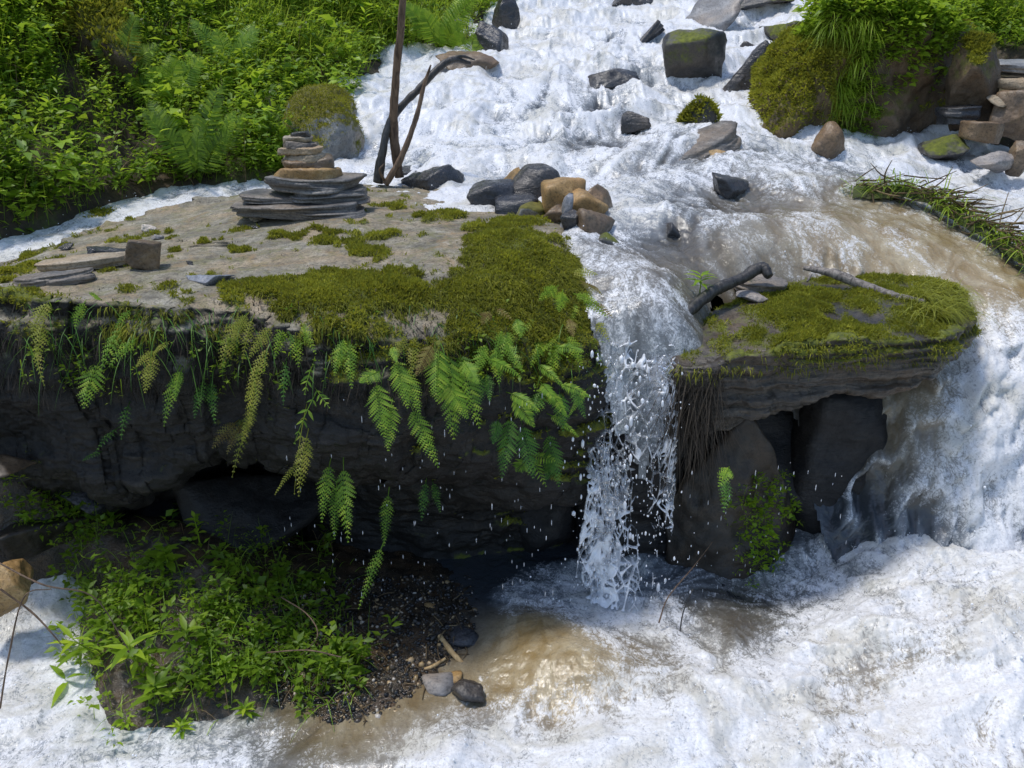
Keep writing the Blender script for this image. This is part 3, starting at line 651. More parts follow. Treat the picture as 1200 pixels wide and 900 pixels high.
# cascade rocks
G = 'rocks standing in the cascade'
CR = [('boulder',806,74,84,80,9.6,'darkmoss',3,'dark angular boulder with a mossy top splitting the upper cascade',dict(rot=(0,12,20))),
 ('boulder',838,24,66,66,11.2,'grey',5,'smooth rounded grey boulder high in the cascade',dict()),
 ('rock',757,46,44,34,10.9,'dark',7,'small dark rock left of the angular mossy boulder in the cascade',dict()),
 ('rock',742,4,50,20,12.6,'dark',8,'low dark rock at the very top of the rapids left of centre',dict()),
 ('rock',880,3,90,24,12.4,'darkmoss',9,'wide low dark rock at the top edge of the cascade',dict()),
 ('rock',922,46,52,30,10.2,'darkmoss',10,'blunt moss-capped rock upstream of the leaning black slabs',dict()),
 ('rock',884,60,34,18,9.8,'dark',11,'small black rock tucked in front of the blunt moss-capped rock',dict()),
 ('rock_slab',876,92,28,66,8.9,'dark',12,'tall leaning black slab beside the grassy boulder',dict(rot=(0,38,0),box=.5)),
 ('rock_slab',902,86,30,82,8.7,'slatedark',13,'grey leaning slab resting against the grassy boulder',dict(rot=(0,48,0),box=.5)),
 ('rock',893,72,26,12,8.9,'ochre',14,'ochre stone wedged among the leaning slabs',dict()),
 ('rock',818,143,42,44,8.3,'darkmoss',15,'squat dark rock draped with moss in mid cascade',dict()),
 ('rock_slab',820,178,96,28,7.1,'slatedark',16,'split grey slate tilted up out of the stream',dict(rot=(0,-26,8),box=.5,strata=5)),
 ('stone',845,187,28,19,6.95,'ochre',18,'ochre stone lying at the end of the tilted slate',dict()),
 ('rock',855,218,42,26,6.6,'dark',19,'small wet black rock below the tilted slate',dict()),
 ('rock',969,168,38,40,7.3,'brown',20,'brown wet rock washed over in front of the grassy boulder',dict(sharp=8,npl=20)),
 ('rock',505,212,72,34,6.75,'dark',21,'wet black rock behind the flat boulder beside the driftwood',dict()),
 ('rock_slab',484,202,34,9,6.6,'dark',22,'thin black slab on top of the wet rock near the driftwood',dict(box=.5)),
 ('rock',741,146,30,26,8.1,'dark',23,'small black wedge poking through foam left of the moss-draped rock',dict(rot=(0,35,0))),
 ('rock',593,20,30,54,11.8,'dark',24,'upright wet dark rock at the left edge of the rapids',dict()),
 ('rock',572,52,46,42,10.7,'dark',25,'dark rock at the foot of the left bank ferns',dict()),
 ('rock',548,74,70,20,9.8,'brown',26,'long low brown rock where left bank meets the rapids',dict()),
 ('rock',792,272,26,20,5.15,'dark',27,'dark stone under rushing water near the lip of the fall',dict()),
 ('rock',718,96,60,24,9.5,'dark',28,'dark submerged rock showing through foam in mid rapids',dict()),
 ]
def wdepth(u, v):
    ds = np.arange(4.3, 18, .04); P_ = np.array([px(u, v, d) for d in ds]); z = WT(P_[:, :2])[:, 0]; k = np.nonzero(P_[:, 2] < z)[0]
    return ds[k[0]] if len(k) else None
for nm, u, v, w_, h_, d, mt, sd_, lb, kw in CR:
    if v > 10: d = wdepth(u, v + h_ * .3) or d
    if w_ < 80: w_ *= 1.1; h_ *= 1.25
    prock(nm, u, v, w_, h_, d, M[mt], sd_, lb, 'rock' if nm != 'boulder' else 'boulder', G, **kw)

# right bank rocks
G = 'rocks of the right bank'
prock('grassy_boulder', 1035, 92, 215, 220, 8.3, M['bank'], 71, 'great brown boulder capped with moss, grass and leafy weeds', 'boulder', None, dep=.8, rot=(0, -22, 0), sub=6, rough=.11)
prock('boulder', 950, 98, 156, 116, 8.1, M['gold'], 33, 'low mossy brown shoulder sloping into the rapids from the grassy boulder', 'boulder', G, dep=.9, rot=(0, -30, 0), sub=6, rough=.12, npl=26, sharp=7)
RB = [('boulder',1142,100,62,110,7.6,'bank',34,'brown upright boulder with moss cap beside the grassy boulder',{}),
 ('rock_slab',1190,80,90,20,8.0,'grey',35,'flat grey slab lying on the right bank rocks',dict(box=.5,strata=4)),
 ('rock_slab',1195,98,80,12,7.7,'tan',36,'thin tan slab under the flat grey slab',dict(box=.5)),
 ('rock',1120,50,30,16,8.2,'slate',37,'small slate grey stone above the upright brown boulder',{}),
 ('boulder',1190,140,70,66,7.4,'brown',38,'rounded rusty brown boulder at the right edge',{}),
 ('rock',1122,135,40,24,7.5,'dark',39,'black layered rock low between the right bank boulders',dict(box=.6,strata=5)),
 ('rock',1150,155,44,26,7.2,'brown',40,'flat brown rock at the waterline of the right bank',dict(box=.6)),
 ('rock',1108,172,60,30,7.3,'darkmoss',41,'greenish black rock at the foot of the grassy boulder',{}),
 ('rock',1160,190,50,26,6.85,'grey',42,'grey stone half covered by white water at the right bank',{}),
 ('rock',1196,186,26,40,6.8,'brown',43,'wet dark brown stone cut by the right picture edge',{}),
 ('rock',1172,118,30,14,7.4,'tan',44,'small tan stone wedged between right bank boulders',{}),
 ('rock',995,8,44,24,10.5,'bank',45,'mossy brown rock behind the crown of the grassy boulder',{})]
for nm, u, v, w_, h_, d, mt, sd_, lb, kw in RB: prock(nm, u, v, w_, h_, d, M[mt], sd_, lb, 'rock', G, **kw)

# left bank rocks
prock('boulder', 380, 164, 92, 128, 7.4, M['pale'], 58, 'pale grey boulder blotched yellow with lichen behind the cairn', 'boulder', sub=6, npl=24, sharp=8, rough=.08, rot=(-30, 10, 12))
prock('rock', 319, 135, 26, 44, 8.0, M['tan'], 52, 'small tan stone standing left of the lichen-blotched boulder', 'rock')
prock('boulder', 330, 175, 60, 80, 8.0, M['brown'], 53, 'dark brown boulder in shade left of the lichen-blotched boulder', 'boulder')
prock('boulder', 100, 60, 150, 210, 8.0, M['bankmoss'], 54, 'tall mossy rock face rising through the left bank weeds', 'boulder', rot=(0, -18, 0), sub=6)
prock('boulder', 115, 262, 70, 30, 6.25, M['pale'], 55, 'low grey rock with moss beside the left side channel', 'boulder')
prock('rock', 25, 283, 34, 10, 5.7, M['dark'], 56, 'small black stone in the white side channel at far left', 'rock')

# rocks under the boulders, right and left
M['shaded_brown'] = rock_mat('shaded_brown_rock', (.008, .007, .005), (.022, .017, .011), (.055, .038, .022), .5, 1, 6)  # brown rock darkened, the shade under the slab put into its colour
prock('boulder', 862, 610, 190, 290, 4.32, M['shaded_brown'], 61, 'shaded brown boulder under the overhanging slab with small green weeds', 'boulder', sub=6, rough=.05, dep=.8)
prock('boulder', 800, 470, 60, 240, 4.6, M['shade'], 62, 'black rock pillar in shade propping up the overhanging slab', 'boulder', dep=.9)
prock('rock', 862, 725, 110, 50, 3.75, M['dark'], 63, 'wet black rock awash at the foot of the weedy boulder', 'rock')
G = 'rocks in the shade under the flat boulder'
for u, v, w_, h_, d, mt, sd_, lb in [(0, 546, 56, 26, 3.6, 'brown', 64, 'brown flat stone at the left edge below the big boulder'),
  (40, 618, 120, 44, 3.75, 'shaded_brown', 65, 'broad dark brown rock above the left cascade'), (108, 585, 60, 46, 3.9, 'dark', 66, 'small black rock in shade behind the lower left weeds'),  # darker materials put the dimness here into these two rocks' colours
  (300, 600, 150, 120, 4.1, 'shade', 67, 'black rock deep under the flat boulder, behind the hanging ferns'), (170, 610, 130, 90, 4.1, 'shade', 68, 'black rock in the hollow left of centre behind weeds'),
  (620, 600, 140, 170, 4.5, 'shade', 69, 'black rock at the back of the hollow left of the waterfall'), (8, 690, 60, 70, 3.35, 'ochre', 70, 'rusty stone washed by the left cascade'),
  (972,565,120,300,4.55,'shade',76,'added black rock covering the chute edge under the slab'),  # added rock hiding the water sheet's edge, where dark water would run
  (925,520,190,150,4.75,'shade',73,'added black rock filling the shaded gap between the slab and the chute'),  # added to fill the gap, its black colour standing in for shade
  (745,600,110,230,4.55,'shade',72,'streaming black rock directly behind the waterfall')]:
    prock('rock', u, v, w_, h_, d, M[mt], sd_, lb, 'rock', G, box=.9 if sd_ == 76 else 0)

def cast(u, v, bvhs):
    r = ray(u, v); best = None
    for b in bvhs:
        h = b.ray_cast(Vector((0, 0, CAMZ)), Vector(r))
        if h[0] is not None and (best is None or h[3] < best[1]): best = (np.array(h[0]), h[3], np.array(h[1]))
    return best
def top_z(x, y, bvh, z0=6):
    h = bvh.ray_cast(Vector((x, y, z0)), Vector((0, 0, -1))); return h[0].z if h[0] is not None else 0

# ---- cairn
base = px(360, 250, 5.35); bz = top_z(base[0], base[1], main_bvh); sc_ = 5.35 / ray(360, 250)[1] / 1000
G = 'stones stacked in the cairn'
vbase = 250
# u0, u1, vtop, vbot (photo), material, label
CA = [(281,436,234,253,'slatedark','lowest, widest dark layered slab of the cairn',5),
 (288,372,228,240,'slatedark','second-layer slab at the left of the cairn with mossy tan top',5),
 (348,433,221,239,'slatedark','second-layer slab at the right of the cairn, split in thin leaves',6),
 (318,420,207,224,'slatedark','grey slab of the cairn lying directly under the mustard stone',4),
 (333,398,197,210,'ochre','mustard brown flat stone in the middle of the cairn',2),
 (341,392,187,200,'brown','dark brown stone of the cairn resting on the mustard stone',2),
 (342,384,182,190,'tan','grey-topped tan stone, fifth from the top of the cairn',2),
 (341,382,175,184,'tan','pale tan flat stone, fourth from the top of the cairn',2),
 (343,378,168,177,'slatedark','thin grey stone, third from the top of the cairn',2),
 (343,372,163,170,'tan','small pale stone, second from the top of the cairn',2),
 (350,370,158,164,'dark','tiny black capstone on top of the cairn',2)]
SQ = (vbase - 158) * sc_
for i, (u0, u1, vt, vb, mt, lb, st) in enumerate(CA):
    x = ((u0 + u1) / 2 - 600) / 1000 * (sc_ * 1000); h_ = max(.03, (vb - vt) * sc_ * 1.0); z = bz - .005 + (vbase + 1 - (vt + vb) / 2) * sc_ * .98
    w_ = (u1 - u0) * sc_ * (1.14 if i > 3 else 1.03)
    rock('cairn_stone', (x, base[1] + (.02 if i in (1,) else 0), z), (w_, min(w_ * .8, .55), h_ * (1.15 if i > 3 else 1.)), M[mt], 100 + i, lb, 'stone', G,
         rot=(0, [-1, 2, -2, 1, 1, -2, 1, -1, 2, 0, -4][i], rng.uniform(-20, 20)), box=.62, strata=st if i < 4 else 0, rough=.035 if i < 4 else .05, npl=12 if i > 3 else 9, sharp=9 if i > 3 else 16)

# ---- stone cluster at the right shoulder
G = 'stones piled at the upstream edge of the flat boulder'
for i, (u, v, w_, h_, d, mt, lb, kw) in enumerate([
 (577,232,48,30,5.75,'dark','black block at the left end of the stone pile',dict(box=.8)),
 (601,216,26,30,5.95,'ochre','small rusty stone peeking between the two black blocks',{}),
 (628,224,50,46,5.8,'dark','largest black stone of the pile',dict(box=.85)),
 (606,242,44,20,5.55,'dark','low black stone in front of the largest black stone',dict(box=.7)),
 (625,251,38,22,5.4,'pale','pale grey-brown rounded stone at the front of the pile',{}),
 (661,233,44,38,5.4,'ochre','upright orange stone topping the middle of the pile',dict(box=.85)),
 (650,250,30,24,5.3,'brown','brown stone below the upright orange stone',{}),
 (664,253,10,42,5.1,'slate','thin upright grey splinter of slate in front of the orange stone',dict(box=.8,rot=(0,6,0))),
 (684,246,40,30,5.25,'ochre','ochre wedge leaning right of the slate splinter',dict(rot=(0,30,0),box=.7)),
 (702,246,36,44,5.35,'brown','dark brown stone at the right end of the pile',{}),
 (676,266,34,32,5.05,'dark','black stone below the ochre wedge',{}),
 (698,268,42,38,5.0,'brown','greenish brown stone at the lower right of the pile',{}),
 (706,288,34,22,4.9,'darkmoss','lowest mossy stone of the pile beside the water',{})]):
    if i >= 0: prock('pile_stone', u, v - 1, w_ * 1.2, h_ * 1.25, d, M[mt], 130 + i, lb, 'stone', G, sub=4, **kw)

# ---- stones lying on the flat boulder, at left
def on_main(u, v): 
    h = cast(u, v, [main_bvh]); return h[0]
def lay(name, u, v, w_, h_, mt, seed, label, cat='stone', dep=.7, sink=.25, group=None, **k):
    p = on_main(u, v + h_ * .45); t = p[1] / ray(u, v)[1] / 1000
    H = h_ * t; c = (p[0], p[1] + w_ * t * dep * .1, p[2] + H * (.5 - sink))
    return rock(name, c, (w_ * t, w_ * t * dep, H), M[mt], seed, label, cat, group, **k)
G = 'loose stones on the left of the flat boulder'
lay('flat_stone', 62, 325, 90, 15, 'slatedark', 151, 'dark flat slate near the front rim at left, lowest of the loose slabs', 'stone', .35, group=G, box=.6, strata=3, rot=(0, -7, 8))
lay('flat_stone', 98, 309, 104, 14, 'tan', 152, 'long tan slab lying across the dark slate at left', 'stone', .4, .05, group=G, box=.6, strata=3, rot=(0, -4, 6))
lay('flat_stone', 128, 294, 52, 9, 'dark', 153, 'narrow black flat stone behind the long tan slab', 'stone', .5, group=G, box=.6, rot=(0, 4, 0))
lay('block_stone', 168, 298, 40, 38, 'brown', 154, 'upright angular brown block beside the long tan slab', 'stone', .9, .1, group=G, sub=5, rot=(0, 10, 25), npl=5, box=.9, sharp=45)
lay('disc_stone', 245, 324, 56, 12, 'slate', 155, 'flat bluish slate disc lying on the moss near the front rim', 'stone', .8, .2, group=G, npl=8, rot=(0, -4, 20))
lay('pebble', 175, 267, 17, 11, 'white_quartz', 156, 'small cream pebble on the bare rock top', 'stone', .8, .1, group=G)
lay('pebble', 184, 278, 15, 7, 'grey', 157, 'small grey pebble just in front of the cream pebble', 'stone', .8, .1, group=G)
lay('pebble', 78, 289, 15, 8, 'dark', 158, 'small black pebble near the channel side of the rock top', 'stone', .8, .1, group=G)
lay('pebble', 302, 256, 22, 9, 'tan', 159, 'small tan stone in front of the left end of the cairn', 'stone', .8, .1, group=G)
lay('pebble', 222, 308, 9, 5, 'dark', 160, 'tiny dark pebble between block stone and slate disc', 'stone', .8, .1, group=G)
lay('pebble', 298, 266, 14, 4, 'dark', 161, 'thin black chip of slate in front of the cairn', 'stone', .8, .1, group=G)

# ================================================================== WATERFALL
def worley(p, seed=0):
    i = np.floor(p).astype(int); f1 = np.full(len(p), 9.); f2 = np.full(len(p), 9.)
    for dx in (-1, 0, 1):
        for dy in (-1, 0, 1):
            c = i + np.array([dx, dy]); a = _T[c[:, 0] & 63, c[:, 1] & 63, seed & 63]; b = _T[c[:, 1] & 63, c[:, 0] & 63, (seed + 7) & 63]
            d = np.hypot(p[:, 0] - c[:, 0] - a, p[:, 1] - c[:, 1] - b); m = d < f1
            f2 = np.where(m, f1, np.minimum(f2, d)); f1 = np.where(m, d, f1)
    return f1, f2
def curtain(uL0, uR0, uL1, uR1, v0, v1, d0, dd, seed, acc, dens):
    nr, ncol = 560, 300
    t = np.linspace(0, 1, nr)[:, None] * np.ones((1, ncol)); s = np.linspace(0, 1, ncol)[None] * np.ones((nr, 1))
    a0, b0, a1, b1 = px(uL0, v0, d0), px(uR0, v0, d0), px(uL1, v1, d0 - dd), px(uR1, v1, d0 - dd)
    tt = t.ravel(); ss = s.ravel(); fall = tt ** 1.0
    top = a0[None] + (b0 - a0)[None] * ss[:, None]; bot = a1[None] + (b1 - a1)[None] * ss[:, None]
    V = top + (bot - top) * tt[:, None]; V[:, 1] = d0 - dd * tt ** .75 - .03 * np.sin(ss * 5 + seed)
    V[:, 2] = top[:, 2] + (bot[:, 2] - top[:, 2]) * fall
    xx = V[:, 0]; zz = V[:, 2]; wob = fbm(np.c_[xx * 5, zz * 2.2, xx * 0 + seed], 3)
    q = np.c_[(xx + wob * .07) * 23, (zz + wob * .08) * 11]; f1, f2 = worley(q, seed); e = f2 - f1
    q2 = np.c_[(xx + wob * .05) * 46, zz * 20]; g1, g2 = worley(q2, seed + 3); e2 = g2 - g1
    thr = .145 + .17 * fbm(np.c_[xx * 6, zz * 1.6, xx * 0 + seed * 3], 3) + .5 * (fbm(np.c_[xx * 11 + wob, zz * .9, xx * 0 + seed], 2) - .05) * sstep(.25, .6, tt) + .16 * sstep(.2, .0, tt) - .07 * sstep(.45, .9, tt) + dens
    m = np.maximum(thr - e, (thr - .1) * .85 - e2 * .6) ; m = m - .35 * sstep(.05, .0, np.minimum(ss, 1 - ss) + .02 * wob) - .45 * sstep(.13, .0, tt + .07 * fbm(np.c_[xx * 30, zz * 6, xx * 0 + seed], 2))
    th = .016 * np.sqrt(np.clip(m, 0, .25) / .25) + .0015
    V[:, 1] += wob * .05 + .02 * fbm(np.c_[xx * 25, zz * 12, xx * 0], 2)
    A = V.copy(); B = V.copy(); A[:, 1] -= th; B[:, 1] += th
    F = grid_faces(nr, ncol); k = (m > 0)[F].sum(1) >= 3; F = F[k]
    # flatten rims so the two skins close on each other
    edge = m <= .012; A[edge, 1] = V[edge, 1] - .0012; B[edge, 1] = V[edge, 1] + .0012
    white = np.clip(.4 + .9 * fbm(np.c_[xx * 14, zz * 9, xx * 0 + 5], 3) + .25 * sstep(.3, .9, tt), 0, 1)
    use = np.unique(F); idx = np.full(len(V), -1); idx[use] = np.arange(len(use)); F = idx[F]
    acc.add(A[use], F, white[use]); acc.add(B[use], F[:, ::-1], white[use])
acc = Acc()
curtain(700, 797, 668, 790, 388, 712, 3.945, .27, 4, acc, .02)
curtain(706, 792, 676, 778, 400, 706, 3.97, .2, 21, acc, -.06)
o = acc.build('waterfall', M['drop']); tag(o, 'narrow lacy curtain of falling water between the two mossy rocks', 'waterfall', kind='structure')

def drops(name, P_, rad, stretch, mat, label, tint=.8):
    V, F = ICO[1]; n = len(P_); rr = np.broadcast_to(rad, (n,))[:, None, None]
    Q = V[None] * rr * np.stack([np.ones(n), np.ones(n), np.broadcast_to(stretch, (n,))], 1)[:, None]
    Q = (Q + P_[:, None]).reshape(-1, 3); FF = (F[None] + (np.arange(n) * len(V))[:, None, None]).reshape(-1, 3)
    o = mesh_np(name, Q, FF, mat, {'tint': np.full(len(Q), tint)}); return tag(o, label, 'water spray', kind='stuff')
n = 520; tt = rng.uniform(0.05, 1, n) ** .8
uu = 735 + rng.normal(0, 27 + 12 * tt, n) - 10 * tt; vv = 380 + 330 * tt
P_ = np.array([px(a, b, c) for a, b, c in zip(uu, vv, 3.86 - .2 * np.sqrt(tt) + rng.normal(0, .05, n))])
drops('falling_drops', P_, rng.gamma(2, .0012, n) + .001, rng.uniform(1, 3, n), M['drop'], 'loose drops flying around the waterfall')
n = 260; P_ = []
for k in range(n):
    u = rng.uniform(330, 1000); lo = 400 if u < 640 else 480
    if 650 < u < 800: continue
    P_.append(px(u, rng.uniform(lo + 60, 700), rng.uniform(3.35, 3.6) if u < 660 else rng.uniform(3.7, 3.85)))
P_ = np.array(P_); drops('dripping_water', P_, rng.uniform(.0012, .0026, len(P_)), rng.uniform(2, 9, len(P_)), M['drop'], 'drips falling from the rims of both mossy rocks', .55)
# spray beads tossed up off the broken water
def spray(name, V, f, t, n, label, hmax=.05):
    pr = np.clip(f - .45, 0, 1) * np.clip(t, 0, 1.2); u, v = proj(V); pr = pr * ((u > -50) & (u < 1250) & (v > -40) & (v < 940))
    hgt = V[:, 2]; pr /= pr.sum(); ii = rng.choice(len(V), n, p=pr)
    P_ = V[ii] + np.c_[rng.normal(0, .01, (n, 2)), np.abs(rng.normal(0, hmax * .35, n)) + .002]
    clus = fbm(P_ * 4, 3) > -.1; P_ = P_[clus]
    drops(name, P_, rng.gamma(2.2, .0007, len(P_)) + .0008, 1., M['spraymat'], label, .9)
s = NB('spray_bead'); s.l(principled(s, (.82, .84, .87), .35), s.out.inputs[0]); M['spraymat'] = s.m
spray('stream_spray', WV, Wf, Wt, 16000, 'white beads of spray above the rapids', .07)
spray('pool_spray', PV, Pf, turb, 3000, 'white beads of spray above the pool', .06)

# ================================================================== MOSS TUFTS
def tufts(name, V, N, m, n, label, L=.016, hang=0., region=None):
    u, v = proj(V); pr = sstep(.22, .85, m) * ((u > -60) & (u < 1250) & (v > 200) & (v < 640)); pr = pr / pr.sum()
    ii = rng.choice(len(V), n, p=pr); P0 = V[ii] + rng.normal(0, .003, (n, 3)); Nn = N[ii]
    D = unit(Nn + rng.normal(0, .55, (n, 3)) + np.array([0, 0, .15 - hang]))
    ln = L * rng.uniform(.4, 1.4, n) * (1 + .5 * fbm(P0 * 6, 2)); cl = .5 + .5 * fbm(P0 * 9, 3) + rng.normal(0, .16, n)
    Vb, Fb, k = leaves(P0, D, unit(rng.normal(size=(n, 3))), ln, ln * .35)
    o = mesh_np(name, Vb, Fb, M['moss'], {'tint': np.repeat(np.clip(cl, 0, 1), k)}); return tag(o, label, 'moss', kind='stuff')
tufts('moss', MV, MN, MM, 130000, 'olive green moss cushions along the rim and right shoulder of the flat boulder')
tufts('moss', SV, SN, SM, 60000, 'yellow green moss blanket on the overhanging slab')
def tuft_on(o, n, label, zmin=.2, L=.03, col='moss'):
    V = np.array([v.co[:] for v in o.data.vertices]) + np.array(o.location); F = np.array([list(p.vertices) for p in o.data.polygons]); N = normals(V, F)
    pr = sstep(zmin, zmin + .4, N[:, 2] + .35 * fbm(V * 3.5, 3)) * (N[:, 1] < .5) + 1e-9; pr /= pr.sum(); ii = rng.choice(len(V), n, p=pr)
    P0 = V[ii] + rng.normal(0, .02, (n, 3)) * (1 - np.abs(N[ii])); D = unit(N[ii] + rng.normal(0, .6, (n, 3)) + [0, 0, .1]); ln = L * rng.uniform(.4, 1.6, n)
    Vb, Fb, k = leaves(P0, D, unit(rng.normal(size=(n, 3))), ln, ln * .35)
    tag(mesh_np('moss', Vb, Fb, M[col], {'tint': np.repeat(np.clip(.5 + .5 * fbm(P0 * 5, 3) + rng.normal(0, .15, n), 0, 1), k)}), label, 'moss', kind='stuff')
for o in [q for q in bpy.data.objects]:
    lb = o.get('label', '')
    if lb.startswith('low mossy brown shoulder'): tuft_on(o, 26000, 'golden moss on the brown shoulder rock beside the rapids', -.35)
    elif lb.startswith('great brown boulder'): tuft_on(o, 14000, 'moss on the crown of the grassy boulder', .25)
    elif lb.startswith('brown upright boulder'): tuft_on(o, 3000, 'moss cap on the upright brown boulder of the right bank', .45)
    elif lb.startswith('tall mossy rock face'): tuft_on(o, 12000, 'shaggy moss on the rock face of the left bank', -.2, .05)
    elif lb.startswith('pale grey boulder'): tuft_on(o, 9000, 'short yellow moss on the lichen-blotched boulder', .2, .015)
    elif lb.startswith('low grey rock with moss'): tuft_on(o, 4000, 'moss on the low rock beside the left side channel', .1, .03)
    elif lb.startswith('squat dark rock draped'): tuft_on(o, 2500, 'moss draped on the squat rock in mid cascade', .0, .04)
def shag(name, V, N, sel, n, label):
    ii = rng.choice(np.nonzero(sel)[0], n); cl = fbm(V[ii] * 7, 3); k_ = cl > -.15; ii = ii[k_]; cl = cl[k_]; n = len(ii); P0 = V[ii] + rng.normal(0, .006, (n, 3))
    D = unit(N[ii] * .8 + rng.normal(0, .3, (n, 3)) + [0, 0, -.25]); Vb, Fb, k = blades(P0, D, rng.uniform(.01, .038, n) * (1.2 + cl), .0045, rng.uniform(1, 3, n), 3)
    tag(mesh_np(name, Vb, Fb, M['moss'], {'tint': np.repeat(np.clip(.25 + .5 * cl + rng.normal(0, .18, n), 0, 1), k)}), label, 'moss', kind='stuff')
shag('hanging_moss', MV, MN, (MV[:, 2] > 1.8) & (MN[:, 1] < -.2) & (MN[:, 2] > -.2) & (MN[:, 2] < .75) & (MV[:, 0] > -1.75), 12000, 'shaggy moss strands spilling over the front rim of the flat boulder')
shag('hanging_moss', MV, MN, (MV[:, 2] > 1.7) & (MN[:, 2] > .1) & (MN[:, 2] < .97) & (MV[:, 0] > -.3) & (MV[:, 1] < 4.6), 16000, 'long combed moss on the right shoulder of the flat boulder')
shag('hanging_moss', SV, SN, (SV[:, 2] > 1.5) & (SN[:, 1] < -.1) & (SN[:, 2] > 0) & (SN[:, 2] < .9), 3500, 'moss strands spilling over the front edge of the overhanging slab')
# root fibres hanging under the rims
def fibres(name, pts, n, lmin, lmax, label, wd=.0035):
    ii = rng.integers(0, len(pts), n); P0 = pts[ii] + rng.normal(0, .006, (n, 3))
    D = unit(np.c_[rng.normal(0, .35, n), -np.abs(rng.normal(0, .3, n)), -np.ones(n) * .6])
    V, F, k = blades(P0, D, rng.uniform(lmin, lmax, n), wd, rng.uniform(.3, 2, n), 4)
    o = mesh_np(name, V, F, M['root'], {'tint': np.repeat(rng.uniform(0, 1, n), k)}); return tag(o, label, 'roots', kind='stuff')
fr = (MN[:, 1] < -.3) & (MV[:, 2] > 1.55) & (MV[:, 0] > -2.4); fibres('hanging_roots', MV[fr], 9000, .03, .12, 'fine dark roots and dead moss fringing the front of the flat boulder')
fr = (SN[:, 1] < -.3) & (SV[:, 2] > 1.2) & (SV[:, 0] < 1.0); fibres('hanging_roots', SV[fr], 500, .1, .5, 'long thin roots trailing under the left end of the slab', .003)

# ================================================================== FERNS
def frond(acc, p0, p1, width, r, sag=.12, npair=15, sub=True, droop=.35, shape=0):
    """pinnate frond from p0 to p1, blade facing roughly the camera"""
    p0 = np.array(p0); p1 = np.array(p1); L = np.linalg.norm(p1 - p0); mid = (p0 + p1) / 2 + np.array([0, -sag * L, sag * L * .9])
    t = np.linspace(0, 1, 22)[:, None]; C = (1 - t) ** 2 * p0 + 2 * t * (1 - t) * mid + t * t * p1
    add_tube(acc, C, np.linspace(.0022, .0008, 22), 22, 4, tint=.35)
    spc = L * .8 / npair; ts = np.linspace(.2, .985, npair); tilt = r.uniform(-.5, .5)
    for s_ in (-1, 1):
        for k, t_ in enumerate(ts):
            i = t_ * 21; a = int(i); f = i - a; a = min(a, 20); p = C[a] * (1 - f) + C[a + 1] * f; T = unit(C[a + 1] - C[a])
            view = unit(p - np.array([0, 0, CAMZ])); Nn = unit(-view + np.array([tilt, 0, .5]))
            S = unit(np.cross(T, Nn)) * s_
            x = (t_ - .2) / .8
            prof = (math.sin(min(1, x * 2.2 + .35) * math.pi / 2)) * (1 - x) ** .75 + .06
            ln = width * .5 * prof * r.uniform(.85, 1.12)
            D = unit(S + T * (.45 + .3 * x) + np.array([0, 0, -droop * r.uniform(.4, 1.3)]))
            tn = np.clip(.5 + .3 * r.normal() + .15 * s_ * tilt, 0, 1)
            if sub and ln > .02:
                m = max(3, int(ln / .0085)); q = np.linspace(.08, .96, m)
                P_ = p + D * ln * q[:, None]; Sd = unit(np.cross(D, Nn))
                sl = np.maximum(min(ln * .3, spc * .62) * (1 - q) ** .5 + .002, .0035); 
                for g in (-1, 1):
                    V, F, kk = leaves(P_, Sd * g + D * .75, np.tile(Nn, (m, 1)), sl, sl * .6, curl=.15)
                    acc.add(V, F, tn + .1 * g)
                V, F, kk = leaves(p[None], D[None], Nn[None], ln, ln * .12, LEAF3, curl=.05); acc.add(V, F, tn)
            else:
                V, F, kk = leaves(p[None], D[None], Nn[None], ln, min(max(.006, ln * .26), spc * 1.1), LEAF3, fold=.2, curl=.15); acc.add(V, F, tn)
def fern(label, fr, mat, bvhs, name='fern', group='ferns hanging from the flat boulder', base=None, dout=.15, **kw):
    r = np.random.default_rng(abs(hash(label)) % 1000 if False else sum(map(ord, label)))
    u0, v0 = base or fr[0][:2]; h = cast(u0, v0, bvhs); b = h[0] if h else px(u0, v0, 3.6)
    if b[1] > 3.95 and bvhs[0] is main_bvh: b = px(u0, v0, 3.75)
    e = empty(name, b)
    for f in fr:
        ua, va, ub, vb, w_ = f[:5]; mt = f[5] if len(f) > 5 else mat
        hh = cast(ua, va, bvhs); p0 = hh[0] if hh else px(ua, va, b[1])
        if abs(p0[1] - b[1]) > .35: p0 = px(ua, va, b[1])
        p0 = p0 + np.array([0, .01, 0])
        L = math.hypot(ub - ua, vb - va) * b[1] / 950
        p1 = px(ub, vb, p0[1] - dout - .15 * L)
        if math.hypot(ua - u0, va - v0) > 6:
            pass
        acc = Acc(); frond(acc, p0, p1, w_ * p0[1] / 950, r, **kw); acc.build('frond', M[mt], e)
    tag(e, label, 'fern', group); return e
mb = [main_bvh]
fern('small yellow-green fern at the far left of the boulder face', [(58,352,38,388,30),(52,372,45,425,26),(40,400,52,452,18)], 'fernyellow', mb, npair=10)
fern('arching thin fern left of centre near the mossy rim', [(112,350,78,378,22),(118,352,106,345,16),(138,352,122,395,20),(155,362,135,385,14)], 'fern', mb, npair=9)
fern('broad green fern hanging under the arching thin fern', [(118,420,98,478,44),(150,372,116,440,26),(163,395,128,430,22)], 'fern', mb, npair=11)
fern('yellow fern tuft left of the white quartz spot', [(186,410,160,430,20),(182,412,170,460,32),(200,400,180,415,12)], 'fernyellow', mb, npair=11)
fern('narrow green fern drooping right of the yellow tuft', [(212,425,192,500,28),(214,430,205,470,16)], 'fern', mb, npair=13)
fern('small dark fern low at left, half in shade', [(152,470,142,515,18),(140,500,112,530,16),(120,530,97,540,12)], 'ferndark', mb, npair=8)
